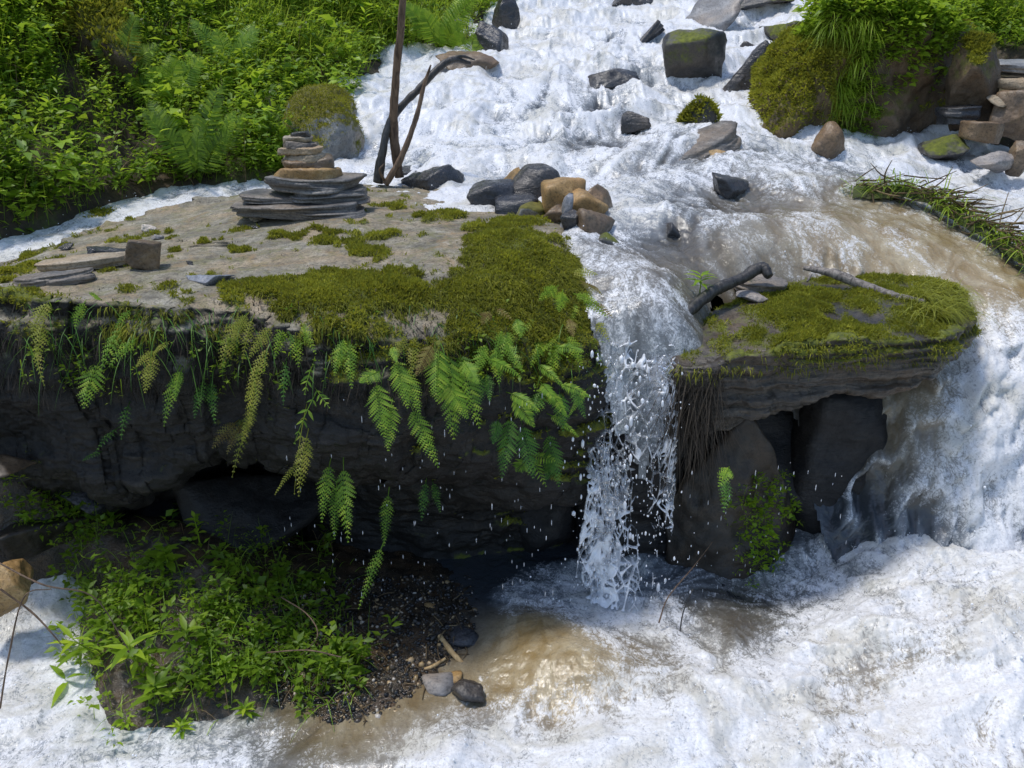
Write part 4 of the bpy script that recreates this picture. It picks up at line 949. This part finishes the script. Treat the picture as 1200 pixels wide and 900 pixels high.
fern('yellow-green fern tuft with short fronds below the moss band', [(285,368,258,432,34),(292,366,272,400,24),(298,368,284,425,20)], 'fernyellow', mb, npair=12)
fern('long yellow fern trailing down the middle of the face', [(322,380,292,420,26),(318,400,287,470,26),(305,430,292,500,30),(300,468,284,520,24)], 'fernyellow', mb, npair=13)
fern('rusty brown fern below the long yellow one', [(280,492,249,525,26,'fernbrown'),(285,494,266,532,22,'fernbrown'),(297,482,272,560,22,'fernyellow')], 'fernbrown', mb, npair=11)
fern('little dark fern frond right of the long yellow fern', [(336,420,332,475,18)], 'ferndark', mb, npair=10)
fern('ribbon-leaved fern with pale narrow lobes', [(366,428,357,462,30,'fern'),(368,455,386,478,24,'fern'),(372,458,345,520,34,'fern'),(360,470,345,580,22,'fernyellow')], 'fern', mb, sub=False, npair=5, droop=.8)
fern('yellow-tipped fern beneath the ribbon-leaved fern', [(362,500,350,582,30),(352,540,322,580,12)], 'fernyellow', mb, npair=14)
fern('bright hanging fern with two broad fronds over the hollow', [(388,535,377,612,32),(402,535,408,636,40),(395,560,392,632,26)], 'fern', mb, base=(395, 520), npair=15)
fern('lowest long narrow fern dangling into the dark hollow', [(456,570,450,640,26),(452,630,420,714,24)], 'fern', mb, base=(458, 520), npair=16, sag=.05)
fern('large fern cluster with pointed fronds left of the biggest fern', [(448,435,422,448,30),(440,440,450,512,46),(462,415,478,478,40),(470,425,492,485,36),(460,465,455,528,36),(478,470,514,548,38),(458,405,465,425,16)], 'fern', mb, npair=16)
fern('biggest fern, bushy with brown-tinged base in the face centre', [(510,400,488,440,32,'fernbrown'),(515,400,512,470,50),(525,402,532,515,56),(535,402,562,502,48),(520,440,548,490,44),(540,420,560,450,30)], 'fern', mb, npair=17)
fern('dark fern partly hidden right of the biggest fern', [(562,430,560,480,30),(570,435,574,470,22)], 'ferndark', mb, npair=12)
fern('pale grey-green withered frond under the right shoulder', [(575,365,565,380,22,'fernbrown'),(580,362,600,375,14,'fernbrown')], 'fernbrown', mb, npair=7)
fern('fern with two upright lobed leaflets below the right shoulder', [(605,372,610,395,24),(625,370,608,398,18),(598,385,588,420,28),(590,385,580,415,18)], 'fern', mb, npair=9)
fern('pale arching fern frond curving to the right', [(566,420,611,443,22)], 'fern', mb, sub=False, npair=16, sag=.25)
fern('dark green fern sheaf with long lower fronds near the fall', [(600,480,588,560,44,'ferndark'),(610,490,625,560,44,'ferndark'),(640,500,655,570,40,'ferndark'),(650,530,640,562,30,'ferndark'),(585,490,578,520,26,'ferndark')], 'ferndark', mb, npair=15)
fern('comb-like fern spray arching beside the waterfall', [(592,460,632,482,24),(598,465,626,500,34),(640,455,664,488,26),(632,448,650,470,22),(652,450,692,466,20),(640,485,678,512,16),(625,425,662,455,18),(690,455,665,490,14)], 'fern', mb, sub=False, npair=18, sag=.2)
fern('light fern with fanned fingers low near the waterfall', [(618,540,605,552,30),(620,535,650,540,30),(618,530,640,570,26)], 'fern', mb, sub=False, npair=9)
fern('short fern fronds sprouting over the right shoulder edge', [(655,335,632,352,24),(660,340,655,365,26),(672,352,668,380,22),(672,345,700,355,18),(680,350,712,372,20),(665,372,672,395,20,'fernbrown')], 'bright', mb, npair=10)
fern('single pale frond pointing at the waterfall', [(648,408,684,412,18)], 'fern', mb, sub=False, npair=14, sag=.15)
fern('rusty-tipped ferns on the shoulder above the waterfall', [(680,330,705,345,20,'fernbrown'),(690,352,718,372,16,'fernbrown'),(692,370,714,400,20,'fernyellow'),(668,320,700,322,18)], 'fernyellow', mb, npair=10)
fern('short fern tuft hanging from the lip below the slate disc', [(225,350,205,398,24),(232,352,240,400,24),(228,350,222,410,28)], 'fern', mb, npair=12)
fern('light green fern drooping from the lip right of the yellow tufts', [(338,372,322,420,26),(345,372,350,430,30),(350,374,370,415,22)], 'bright', mb, npair=12)
fern('slender fern left of the large pointed cluster', [(405,392,392,440,26),(410,395,412,455,28)], 'fern', mb, npair=13)
fern('yellowish fern above the biggest fern, tucked under the moss', [(478,390,460,425,24),(486,392,482,440,26)], 'fernyellow', mb, npair=11)
fern('fern spilling from the lip right of the biggest fern', [(572,400,556,440,28),(580,402,585,450,30),(590,400,612,436,24)], 'fern', mb, npair=12)
fern('full fern clump on the shoulder corner facing the waterfall', [(640,390,622,430,28),(650,392,648,440,32),(662,390,682,428,28),(655,388,636,412,22)], 'bright', mb, npair=12)
fern('dark fern clump low on the shoulder beside the fall', [(640,450,620,495,30),(655,455,660,505,32),(668,450,686,490,24)], 'ferndark', mb, npair=12)
fern('small fern at the lip above the broad green fern', [(100,352,88,385,20),(104,352,112,392,22)], 'fern', mb, npair=10)
fern('deep green fern hanging in the dark between two yellow ones', [(240,440,228,490,24),(246,442,252,496,24)], 'ferndark', mb, npair=11)
fern('thin fern trailing over the hollow right of the lowest fern', [(500,560,494,610,22),(506,562,516,600,18)], 'ferndark', mb, npair=11, base=(503, 540))
sb = [slab_bvh]
fern('tiny yellow fern on the front of the overhanging slab', [(968,382,932,408,22,'fernbrown'),(965,384,955,392,14),(960,385,968,405,20),(945,372,932,380,14)], 'fernyellow', sb, group='ferns on the overhanging slab', npair=8, dout=.06)
fern('pair of small leaves on the left end of the slab', [(872,398,876,412,14),(852,415,856,426,12)], 'fern', sb, group='ferns on the overhanging slab', npair=5, sub=False, dout=.03)
fern('small fern on the shaded weedy boulder under the slab', [(855,548,842,570,26,'fern'),(850,560,848,600,24,'ferndark')], 'fern', [slab_bvh], name='fern', group='ferns on the overhanging slab', base=(858, 548), npair=9, dout=.4)

# ================================================================== PLANTS
def ground_at(u, v, bvhs=None):
    h = cast(u, v, bvhs or [ground_bvh]); return h[0] if h else px(u, v, 7)
def weed_arrays(P0, H, nl, ll, lw, r, spread=.35, up=.35):
    """leafy stems: P0 (n,3) feet, H heights, nl leaves each"""
    n = len(P0); lean = r.normal(0, spread, (n, 3)); lean[:, 2] = 1; lean = unit(lean)
    t = r.uniform(.15, 1, (n, nl)) ** .75; P_ = P0[:, None] + lean[:, None] * (H[:, None] * t)[..., None]
    az = r.uniform(0, 2 * np.pi, (n, nl)); D = np.stack([np.cos(az), np.sin(az), r.normal(up, .35, (n, nl))], -1)
    D = D.reshape(-1, 3); P_ = P_.reshape(-1, 3) + unit(D) * r.uniform(0, .03, (n * nl, 1))
    Nn = np.array([0, 0, 1.]) + r.normal(0, .35, (n * nl, 3))
    L = np.repeat(ll, nl) * r.uniform(.6, 1.25, n * nl); W_ = L * np.repeat(lw, nl)
    V, F, k = leaves(P_, D, Nn, L, W_, curl=r.uniform(0, .5, n * nl)); return V, F, k, P_
def undergrowth(name, n, ureg, label, mat='leaf', bvh=None, hmin=.1, hmax=.4, ll=(.03, .08), nl=20, den=None, tint0=.4):
    r = np.random.default_rng(len(name) * 7 + n); P0 = []
    while len(P0) < n:
        u = r.uniform(*ureg[0]); v = r.uniform(*ureg[1])
        h = cast(u, v, [bvh or ground_bvh])
        if not h: continue
        p = h[0]
        if den is None or r.random() < den(u, v, p): P0.append(p + r.normal(0, .04, 3) * [1, 1, 0])
    P0 = np.array(P0); cl = fbm(P0 * 1.8, 3); H = r.uniform(hmin, hmax, n) * (1 + .5 * cl)
    lw = np.where(r.random(n) < .5, .45, .7) * r.uniform(.6, 1.1, n); LL = r.uniform(*ll, n)
    V, F, k, P_ = weed_arrays(P0, H, nl, LL, lw, r); ti = np.repeat(tint0 + .45 * cl + r.normal(0, .12, n), nl) + r.normal(0, .13, n * nl)
    acc = Acc(); acc.add(V, F, np.repeat(np.clip(ti, 0, 1), k))
    # stems
    V, F, k = blades(P0, unit(np.c_[r.normal(0, .2, (n, 2)), np.ones(n)]), H, .004, .2, 3); acc.add(V, F, .3)
    return tag(acc.build(name, M[mat]), label, 'undergrowth', kind='stuff')
def water_clear(p, m=.02):
    return p[2] - WT(p[None, :2])[0, 0] > m
def denL(u, v, p):
    if not water_clear(p): return 0
    if 70 < u < 160 and v < 210: return .2          # bare mossy rock face
    return .45 + .55 * sstep(150, 330, u) if v > 60 else .8
undergrowth('undergrowth', 2300, ((-60, 600), (-60, 285)), 'dense dark leafy weeds covering the left bank', 'leaf', den=denL, tint0=.45)
undergrowth('undergrowth', 700, ((-20, 330), (-40, 150)), 'lighter small-leaved weeds on the upper left bank', 'bright', den=denL, ll=(.02, .05), nl=24, hmin=.15, hmax=.5, tint0=.35)
undergrowth('undergrowth', 800, ((1040, 1260), (-60, 60)), 'leafy weeds on the far right bank', 'leaf', den=lambda u, v, p: 1, hmin=.15, hmax=.5, tint0=.5)
def grass(name, n, ureg, label, L, den=None, mat='grass', bvh=None, bend=(.4, 1.6), W_=.008, down=0.):
    r = np.random.default_rng(n); P0 = []; tries = 0
    while len(P0) < n and tries < n * 20:
        tries += 1
        u = r.uniform(*ureg[0]); v = r.uniform(*ureg[1]); h = cast(u, v, [bvh or ground_bvh])
        if h and (den is None or r.random() < den(u, v, h[0])): P0.append(h[0])
    P0 = np.array(P0); n = len(P0)
    D = unit(np.c_[r.normal(0, .4, (n, 2)), np.ones(n) * (1 - down)]); cl = fbm(P0 * 2, 2)
    V, F, k = blades(P0, D, r.uniform(*L, n), W_, r.uniform(*bend, n), 5)
    acc = Acc(); acc.add(V, F, np.repeat(np.clip(.5 + .4 * cl + r.normal(0, .18, n), 0, 1), k))
    return tag(acc.build(name, M[mat]), label, 'grass', kind='stuff')
grass('dead_stems', 500, ((-40, 560), (-40, 260)), 'brown dead stems standing in the left bank weeds', (.15, .6), denL, 'dry', None, (.2, 1.5), .006)
undergrowth('undergrowth', 240, ((-60, 590), (-60, 270)), 'broad-leaved taller weeds scattered over the left bank', 'bright', den=denL, hmin=.2, hmax=.55, ll=(.08, .15), nl=9, tint0=.35)
grass('bank_grass', 9000, ((270, 600), (-60, 100)), 'bright green grass on the upper left bank', (.15, .45), lambda u, v, p: water_clear(p, .05) * (1 if v < 70 + (u - 300) * .05 else .25))
grass('bank_grass', 4000, ((960, 1240), (-80, 40)), 'tall bright grass behind the grassy boulder', (.2, .5))

def plant(name, label, u, v, H, nleaf, L, Wr, mat='bright', bvhs=None, lean=(0, 0), group=None, stemr=.004, rows=LEAF3, whorl=False, cat='plant', curl=.35, up=.4, base=None):
    r = np.random.default_rng(int(u * 7 + v)); b = base if base is not None else ground_at(u, v, bvhs)
    e = empty(name, b); acc = Acc(); top = b + np.array([lean[0], lean[1], H]); mid = (b + top) / 2 + np.array([lean[0] * .2, 0, .05 * H])
    add_tube(acc, [b, mid, top], [stemr, stemr * .8, stemr * .4], 14, 5); acc.build('stem', M['grass'], e)
    ac2 = Acc()
    for i in range(nleaf):
        t = 1 - (i / nleaf) ** 1.3 * .75 if not whorl else 1 - .02 * i; p = b * (1 - t) ** 2 + 2 * t * (1 - t) * mid + t * t * top
        az = i * 2.4 + r.uniform(-.3, .3); D = np.array([math.cos(az), math.sin(az), up + .5 * (t - .5) + r.normal(0, .15)])
        l = L * r.uniform(.75, 1.15) * (.6 + .4 * math.sin(min(1, (1 - t) * 2 + .4) * math.pi / 2))
        V, F, k = leaves(p[None], D[None], np.array([[0, 0, 1.]]), l, l * Wr, rows, curl=curl * r.uniform(.5, 1.4)); ac2.add(V, F, np.clip(.5 + r.normal(0, .22), 0, 1))
    ac2.build('foliage', M[mat], e); return tag(e, label, cat, group)
G = 'distinct plants on the left bank'
plant('leafy_plant', 'bright lance-leaved plant glowing against the shaded rock at upper left', 66, 165, .28, 14, .17, .24, group=G, whorl=False)
plant('leafy_plant', 'low plant with oval leaves above the side channel', 122, 225, .26, 14, .12, .42, 'leaf', group=G)
plant('leafy_plant', 'single pale broad leaf on a long stem left of the tall ferns', 150, 210, .35, 4, .12, .6, group=G, lean=(.3, 0))
plant('leafy_plant', 'bright broad-leaved sprig at the foot of the lichen-blotched boulder', 300, 175, .22, 7, .14, .4, group=G)
plant('leafy_plant', 'yellow-green sprig with large leaf above the tall fern', 262, 130, .3, 8, .18, .4, group=G)
plant('leafy_plant', 'tall weed at the very top left corner of the bank', 15, 60, .4, 18, .14, .3, group=G)
plant('leafy_plant', 'narrow-leaved weed among grass at the top of the bank', 430, 60, .4, 16, .2, .18, group=G)
plant('leafy_plant', 'dark glossy weed rooted just above the channel at far left', 25, 230, .28, 18, .1, .5, 'leaf', group=G)
plant('leafy_plant', 'small weed between the channel and the tall fern', 205, 215, .22, 16, .1, .45, 'bright', group=G)
def upfern(label, u, v, n, L, W_, mat, spread=1., lean=(0, 0), name='fern', group='ferns standing on the banks', b=None, **kw):
    b = ground_at(u, v) if b is None else b; e = empty(name, b); r = np.random.default_rng(int(u + v * 3))
    for i in range(n):
        az = 2 * math.pi * (i + r.uniform(-.3, .3)) / n; l = L * r.uniform(.75, 1.1)
        p1 = b + np.array([math.cos(az) * .55 * l * spread + lean[0] * l, math.sin(az) * .4 * l * spread + lean[1] * l, l * r.uniform(.45, .8)])
        acc = Acc(); frond(acc, b, p1, W_ * r.uniform(.8, 1.1), r, sag=.22, npair=20, sub=kw.get('sub', True), droop=.15); acc.build('frond', M[mat], e)
    return tag(e, label, 'fern', group)
upfern('feathery bright fern crowning the left bank beside the rapids', 515, 62, 9, .75, .35, 'bright')
upfern('smaller feathery fern right of the crowning fern', 550, 70, 6, .5, .22, 'bright')
upfern('tall dark-stemmed fern standing in the middle of the left bank', 235, 215, 7, .9, .3, 'leaf', .7)
upfern('hanging fern frond cluster right of the tall fern', 262, 190, 5, .6, .26, 'bright', .9)
upfern('lacy light fern high on the left bank', 200, 130, 8, .7, .34, 'bright')
upfern('lacy fern with yellowish fronds left of the grass slope', 275, 85, 7, .6, .3, 'fern')
upfern('mid-green fern near the top of the bank at left', 150, 95, 7, .6, .3, 'leaf')

# grassy boulder cover
gb = [o for o in bpy.data.objects if o.name == 'grassy_boulder'][0]; me = gb.data
GVt = np.array([v.co[:] for v in me.vertices]) + np.array(gb.location); GFt = [list(p.vertices) for p in me.polygons]; gb_bvh = BVHTree.FromPolygons(GVt.tolist(), GFt)
undergrowth('undergrowth', 560, ((935, 1125), (5, 120)), 'leafy weeds hanging over the crown of the grassy boulder', 'leaf', bvh=gb_bvh, den=lambda u, v, p: 1 if v < 75 - abs(u - 1040) * .1 else .15, hmin=.06, hmax=.22, ll=(.04, .09), nl=18, tint0=.7)
grass('boulder_grass', 3200, ((930, 1030), (20, 130)), 'long bright grass hanging down the left of the grassy boulder', (.15, .4), lambda u, v, p: (1 if abs((u - 978) + (v - 75) * .35) < 30 else .12) * (.3 + .7 * (vn(p[None] * 5)[0] > 0)), bvh=gb_bvh, bend=(1.6, 4.4), mat='grass')
undergrowth('undergrowth', 260, ((960, 1030), (90, 165)), 'small-leaved creeper on the lower left of the grassy boulder', 'leaf', bvh=gb_bvh, hmin=.02, hmax=.08, ll=(.025, .05), nl=14, tint0=.5)

# grass tuft on the slab's right end
r = np.random.default_rng(5); pts = []
for i in range(900):
    h = cast(r.normal(1098, 20), r.uniform(336, 372), sb)
    if h: pts.append(h[0])
pts = np.array(pts); n = len(pts); D = unit(np.c_[r.normal(.5, .4, n), r.normal(-.35, .3, n), np.full(n, .9)])
V, F, k = blades(pts, D, r.uniform(.08, .24, n), .004, r.uniform(1.5, 3.5, n), 6)
b = pts.mean(0); e = empty('grass_tuft', b); mesh_np('blades', V, F, M['fernyellow'], {'tint': np.repeat(r.uniform(0, .8, n), k)}, e)
tag(e, 'yellow-green grass tuft drooping off the right end of the slab', 'grass')

# ---- plants by the lip, left of the slab
for k_, (u, v, lb) in enumerate([(820, 338, 'bright feathery sprig in the water beside the curved black branch'), (795, 350, 'small sprig left of the curved branch at the lip'), (875, 330, 'tiny green leaf sprig behind the curved branch')]):
    b = px(u, v + 6, 4.35 + .12 * k_); plant('leafy_plant', lb, u, v, .06 if k_ else .1, 14 - 4 * k_, .09 - .02 * k_, .3, 'bright', base=b, group='sprigs around the curved branch')

# ---- driftwood
def stick(name, pts, rad, mat, label, cat='driftwood', m=9, rough=.25, group=None, extra=()):
    P_ = [px(*p) for p in pts]; b = P_[0]; acc = Acc(); add_tube(acc, P_, rad, 60, m, rough=rough, seed=len(label))
    for ex, er in extra: add_tube(acc, [px(*p) for p in ex], er, 24, 6, rough=rough)
    o = acc.build(name, M[mat], loc=b); return tag(o, label, cat, group)
G = 'driftwood branches leaning behind the cairn'
stick('upright_branch', [(468,208,6.45),(461,150,6.45),(464,90,6.4),(470,30,6.35),(474,-30,6.3)], [.035,.035,.028,.026,.022], 'brownwood', 'upright brown branch rising out of the picture behind the flat boulder', group=G)
stick('curved_branch', [(443,214,6.4),(449,175,6.4),(459,140,6.45),(490,105,6.5),(525,72,6.6),(551,74,6.7)], [.04,.03,.028,.026,.026,.012], 'blackwood', 'black curved branch bending right over the rapids', group=G, extra=[([(525,72,6.6),(540,66,6.65),(556,70,6.7)],[.018,.012,.006])])
stick('thin_branch', [(452,216,6.35),(470,185,6.35),(487,140,6.4),(497,100,6.45),(505,76,6.45)], [.026,.022,.018,.014,.006], 'brownwood', 'thinner forked brown branch crossing the black one', group=G, extra=[([(452,214,6.35),(445,200,6.3),(450,192,6.3)],[.01,.008,.004])])
stick('curved_branch', [(793,388,4.05),(806,366,4.2),(838,340,4.35),(870,326,4.45),(892,314,4.5),(902,324,4.45)], [.03,.034,.032,.032,.034,.02], 'blackwood', 'curved dark branch lying at the left end of the slab')
stick('pale_stick', [(942,314,4.75),(975,320,4.65),(1010,334,4.55),(1050,348,4.42),(1084,354,4.35)], [.012,.024,.028,.026,.016], 'greywood', 'weathered grey stick lying on top of the mossy slab', extra=[([(950,322,4.7),(946,330,4.65)],[.01,.006])])
prock('flat_stone', 890, 332, 60, 12, 4.62, M['slatedark'], 171, 'stack-like grey slate chip beside the curved branch on the slab', 'stone', box=.6, strata=4)
prock('flat_stone', 880, 346, 34, 10, 4.45, M['grey'], 172, 'small pale stone in front of the slate chip on the slab', 'stone')
stick('floating_twig', [(515,745,3.43),(530,765,3.33),(548,783,3.26)], [.012,.014,.01], 'palewood', 'pale peeled stick lying in the gravel shallows', 'stick')
stick('floating_twig', [(486,788,3.22),(505,782,3.24),(522,772,3.3)], [.008,.01,.007], 'palewood', 'short tan stick beside the pale peeled stick', 'stick')
stick('dead_twig', [(0,690,2.9),(40,720,2.9),(72,755,2.85)][:3], [.004,.004,.002], 'brownwood', 'thin dead twig hanging at the left edge', 'twig')
G = 'dead twigs around the lower left weeds'
for a, lb in [([(-10,655,2.9),(50,685,2.85),(110,700,2.9),(150,760,2.9)],'brown twig arching from the left edge into the weeds'),
  ([(0,830,2.7),(10,770,2.7),(28,700,2.75),(60,690,2.8)],'forked dead stem rising at the left picture edge'),
  ([(330,700,3.4),(360,720,3.3),(372,745,3.2),(350,770,3.2)],'bent tan twig right of the weeds'),
  ([(310,765,3.15),(360,762,3.1),(400,770,3.1)],'twig lying toward the gravel shallows'),
  ([(795,755,3.5),(800,720,3.5),(812,690,3.55)],'thin black twig standing in foam under the slab'),
  ([(772,730,3.5),(783,700,3.55),(812,665,3.7),(835,635,3.85)],'curved thin branch beside the foot of the waterfall')]:
    stick('dead_twig', a, [.004, .0035, .003, .002][:len(a)], 'brownwood' if 'black' not in lb else 'blackwood', lb, 'twig', m=5, group=G)

# ---- debris line on the right
r = np.random.default_rng(9); cl = np.array([px(u, v, d) for u, v, d in [(1000,222,6.0),(1060,222,5.9),(1100,235,5.75),(1130,255,5.5),(1165,275,5.3),(1200,300,5.05),(1240,325,4.8)]])
C = crm(cl, 400); acc = Acc()
for k_ in range(230):
    p = C[r.integers(0, 400)] + r.normal(0, .05, 3) * [1, 1, .5] + [0, 0, .02]; d_ = unit(r.normal(0, 1, 3) * [1, .7, .3] + [.7, -.4, 0]) * r.uniform(.06, .3)
    add_tube(acc, [p, p + d_ * .5 + r.normal(0, .012, 3), p + d_], [.005, .005, .002], 7, 4, tint=r.uniform(0, 1))
tag(acc.build('plant_debris', M['dry']), 'drift line of dead twigs and stems stranded on the brown rock shelf', 'debris', kind='stuff')
n = 900; P0 = C[r.integers(0, 400, n)] + r.normal(0, .05, (n, 3)) * [1, 1, .4] + [0, 0, .03]
V, F, k = blades(P0, unit(r.normal(0, 1, (n, 3)) * [1, 1, .4] + [.4, 0, .5]), r.uniform(.05, .22, n), .008, r.uniform(.5, 2.5, n), 4)
tag(mesh_np('stranded_grass', V, F, M['grass'], {'tint': np.repeat(r.uniform(0, .9, n), k)}), 'torn green grass stranded along the drift line', 'grass', kind='stuff')
xs = np.linspace(0, 1, 300); V = []
for j, sdv in enumerate(np.linspace(-1, 1, 40)):
    Cc = crm(cl, 300); V.append(Cc + np.array([.35, .9, 0]) * .10 * sdv + np.array([0, 0, 1]) * ((.07 * (1 - sdv ** 2) - .05) + .02 * fbm(np.c_[Cc[:, :2] * 12, Cc[:, :1] * 0 + sdv * 2], 3))[:, None])
V = np.concatenate(V); F = grid_faces(40, 300)[:, ::-1]
tag(mesh_np('debris_bank', V, F, M['soil'], {'moss': np.full(len(V), .5)}), 'low ridge of mud and moss under the stranded debris', 'mud ridge', kind='stuff')

# ================================================================== LOWER LEFT WEEDS, GRAVEL
def denB(u, v, p):
    z = p[2]
    ok = (z > .235) and (u > 70)
    return float(ok) * (1. if vn(p[None] * 4.5)[0] > -.1 else .15)
undergrowth('undergrowth', 330, ((80, 420), (600, 885)), 'tangled low weeds covering the mound at lower left', 'leaf', bvh=bed_bvh, den=denB, hmin=.03, hmax=.26, ll=(.015, .06), nl=13, tint0=.5)
undergrowth('undergrowth', 160, ((90, 380), (680, 880)), 'bright small-leaved clover-like weeds at the mound front', 'bright', bvh=bed_bvh, den=denB, hmin=.03, hmax=.14, ll=(.015, .035), nl=14, tint0=.4)
undergrowth('undergrowth', 120, ((10, 110), (545, 640)), 'sparse seedlings on the shaded rocks at left', 'leaf', bvh=bed_bvh, hmin=.03, hmax=.12, ll=(.02, .045), nl=9, tint0=.6)
G = 'larger plants in the lower left weeds'; bb = [bed_bvh]
for u, v, H, nl, L, wr, mt, ln, lb in [(165,790,.2,12,.15,.26,'bright',(0,-.05),'large bright plant with long pointed leaves in the middle of the weeds'),
 (120,770,.15,9,.15,.2,'bright',(-.08,-.06),'narrow-leaved bright plant at the left flank of the weeds'),
 (100,800,.06,5,.18,.2,'bright',(-.06,-.05),'plant with one long leaf drooping over white water'),
 (190,820,.12,9,.13,.34,'leaf',(0,-.05),'dark broad-leaved plant at the lower front of the weeds'),
 (215,760,.14,8,.14,.3,'leaf',(.05,-.05),'dark plant with long leaves right of the large bright one'),
 (200,670,.14,12,.10,.5,'leaf',(0,-.03),'round-leaved dark plant at the back of the weeds'),
 (270,790,.1,10,.055,.6,'bright',(0,-.03),'small bright round-leaved tuft right of the weeds'),
 (290,840,.07,14,.06,.3,'bright',(0,-.02),'low bright sprig at the waterline'),
 (215,860,.06,12,.07,.25,'bright',(0,-.02),'yellow-green sprig at the bottom of the weeds'),
 (165,885,.05,9,.06,.25,'bright',(0,-.02),'tiny sprig at the bottom picture edge'),
 (330,690,.12,14,.05,.5,'leaf',(0,-.02),'fine-leaved weed where mound meets the dark hollow'),
 (375,740,.1,12,.04,.5,'leaf',(0,-.02),'small weed at the right end of the mound'),
 (235,640,.18,16,.05,.5,'leaf',(0,-.02),'tall shaded weed climbing behind the mound'),
 (310,640,.12,6,.05,.7,'leaf',(0,-.02),'little three-leaved sprig against the dark hollow')]:
    plant('leafy_plant', lb, u, v, H, nl, L, wr, mt, bb, ln, G)
grass('trailing_stems', 420, ((90, 420), (620, 870)), 'thin trailing stems and grass blades tangled in the lower left weeds', (.08, .35), denB, 'fern', bed_bvh, (1., 3.5), .0045)
grass('trailing_stems', 160, ((90, 400), (620, 870)), 'dead brown stems tangled in the lower left weeds', (.08, .3), denB, 'dry', bed_bvh, (.5, 3.), .004)
r = np.random.default_rng(41); acc = Acc()
for k_ in range(130):
    h = cast(r.uniform(330, 590), r.uniform(690, 860), [bed_bvh])
    if h:
        p = h[0] + [0, 0, .01]; d_ = unit(np.array([r.normal(), r.normal(), .08 * r.normal()])) * r.uniform(.03, .14)
        add_tube(acc, [p, p + d_ * .5 + r.normal(0, .006, 3), p + d_], [.003, .003, .0015], 6, 4, tint=r.uniform(0, 1))
tag(acc.build('twig_litter', M['dry']), 'small twigs and bark bits strewn over the wet gravel', 'debris', kind='stuff')
def facev(u, v, p): return float(p[1] < 4.3)
undergrowth('creepers', 210, ((20, 700), (352, 440)), 'small creepers and fern seedlings under the rim of the flat boulder', 'leaf', bvh=main_bvh, den=facev, hmin=-.12, hmax=-.02, ll=(.012, .035), nl=9, tint0=.5)
grass('creeping_stems', 700, ((20, 700), (350, 430)), 'thin green stems trailing down the front of the flat boulder', (.06, .26), facev, 'ferndark', main_bvh, (2.5, 5.), .0035, .9)
# loose green leaf in the shallows
p = pz(418, 788, .25); V, F, k = leaves(p[None] - [[.05, 0, 0]], np.array([[1, .1, .0]]), np.array([[0, -.2, 1.]]), .12, .055, LEAF3, curl=.05)
tag(mesh_np('fallen_leaf', V, F, M['bright'], {'tint': np.full(len(V), .4)}, loc=p), 'single green leaf floating in the brown shallows', 'leaf')
# gravel
r = np.random.default_rng(77); acc = Acc(); Vi, Fi = ICO[1]
cnt = 0
while cnt < 6000:
    u = r.uniform(320, 620); v = r.uniform(675, 870)
    if (u - 330) * .35 + 690 < v - 140: continue
    h = cast(u, v, bb)
    if not h: continue
    p = h[0]; s_ = r.gamma(1.6, .0032) + .0035; S = s_ * r.uniform(.5, 1.3, 3) * [1, 1, .7]
    Q = Vi * S * (1 + .25 * r.normal(size=(1, 3)) * Vi[:, ::-1]); Q = Q @ rotm(*r.uniform(0, 360, 3)).T + p
    acc.add(Q, Fi, r.random()); cnt += 1
s = NB('gravel'); t = s.attr('tint'); c_ = s.ramp(t, [(0., (.012, .012, .013)), (.6, (.03, .027, .022)), (.88, (.09, .065, .038)), (.93, (.38, .26, .12)), (1., (.45, .42, .38))])
s.l(principled(s, c_, .22), s.out.inputs[0]); M['gravel'] = s.m
tag(acc.build('gravel', M['gravel']), 'wet dark and rusty gravel in the shallows under the boulder', 'gravel', kind='stuff')
G = 'larger pebbles in the gravel shallows'
for i, (u, v, w_, h_, mt, lb) in enumerate([(510, 712, 26, 18, 'ochre', 'rusty pebble at the upper end of the gravel'), (518, 722, 18, 14, 'tan', 'tan pebble beside the rusty one'), (500, 706, 12, 10, 'ochre', 'small rusty pebble behind its larger neighbour'),
  (530, 795, 24, 14, 'ochre', 'orange pebble below the pale peeled stick'), (512, 802, 40, 18, 'grey', 'flat grey pebble in the brown shallows'), (545, 745, 44, 26, 'dark', 'smooth black stone right of the pale peeled stick'), (548, 815, 40, 44, 'dark', 'dark stone where white water begins'),
  (470, 735, 14, 10, 'tan', 'small tan pebble in the dark gravel'), (420, 760, 18, 10, 'brown', 'brown pebble near the floating leaf')]):
    p = pz(u, v, .25); t_ = p[1] / ray(u, v)[1] / 1000
    rock('pebble', p, (w_ * t_, w_ * t_ * .9, h_ * t_ * .8), M[mt], 300 + i, lb, 'stone', G, sub=3)
# weeds on the shaded boulder right of the fall
bld = [o for o in bpy.data.objects if o.get('label', '').startswith('shaded brown boulder')][0]
BVt = np.array([v.co[:] for v in bld.data.vertices]) + np.array(bld.location); bl_bvh = BVHTree.FromPolygons(BVt.tolist(), [list(p.vertices) for p in bld.data.polygons])
undergrowth('undergrowth', 240, ((845, 930), (560, 735)), 'small bright weeds clinging to the shaded boulder under the slab', 'bright', bvh=bl_bvh, den=lambda u, v, p: 1 if abs(u - 888) < 16 + (v > 690) * 8 or (v < 615 and u > 870) else .1, hmin=.01, hmax=.06, ll=(.015, .036), nl=10, tint0=.4)
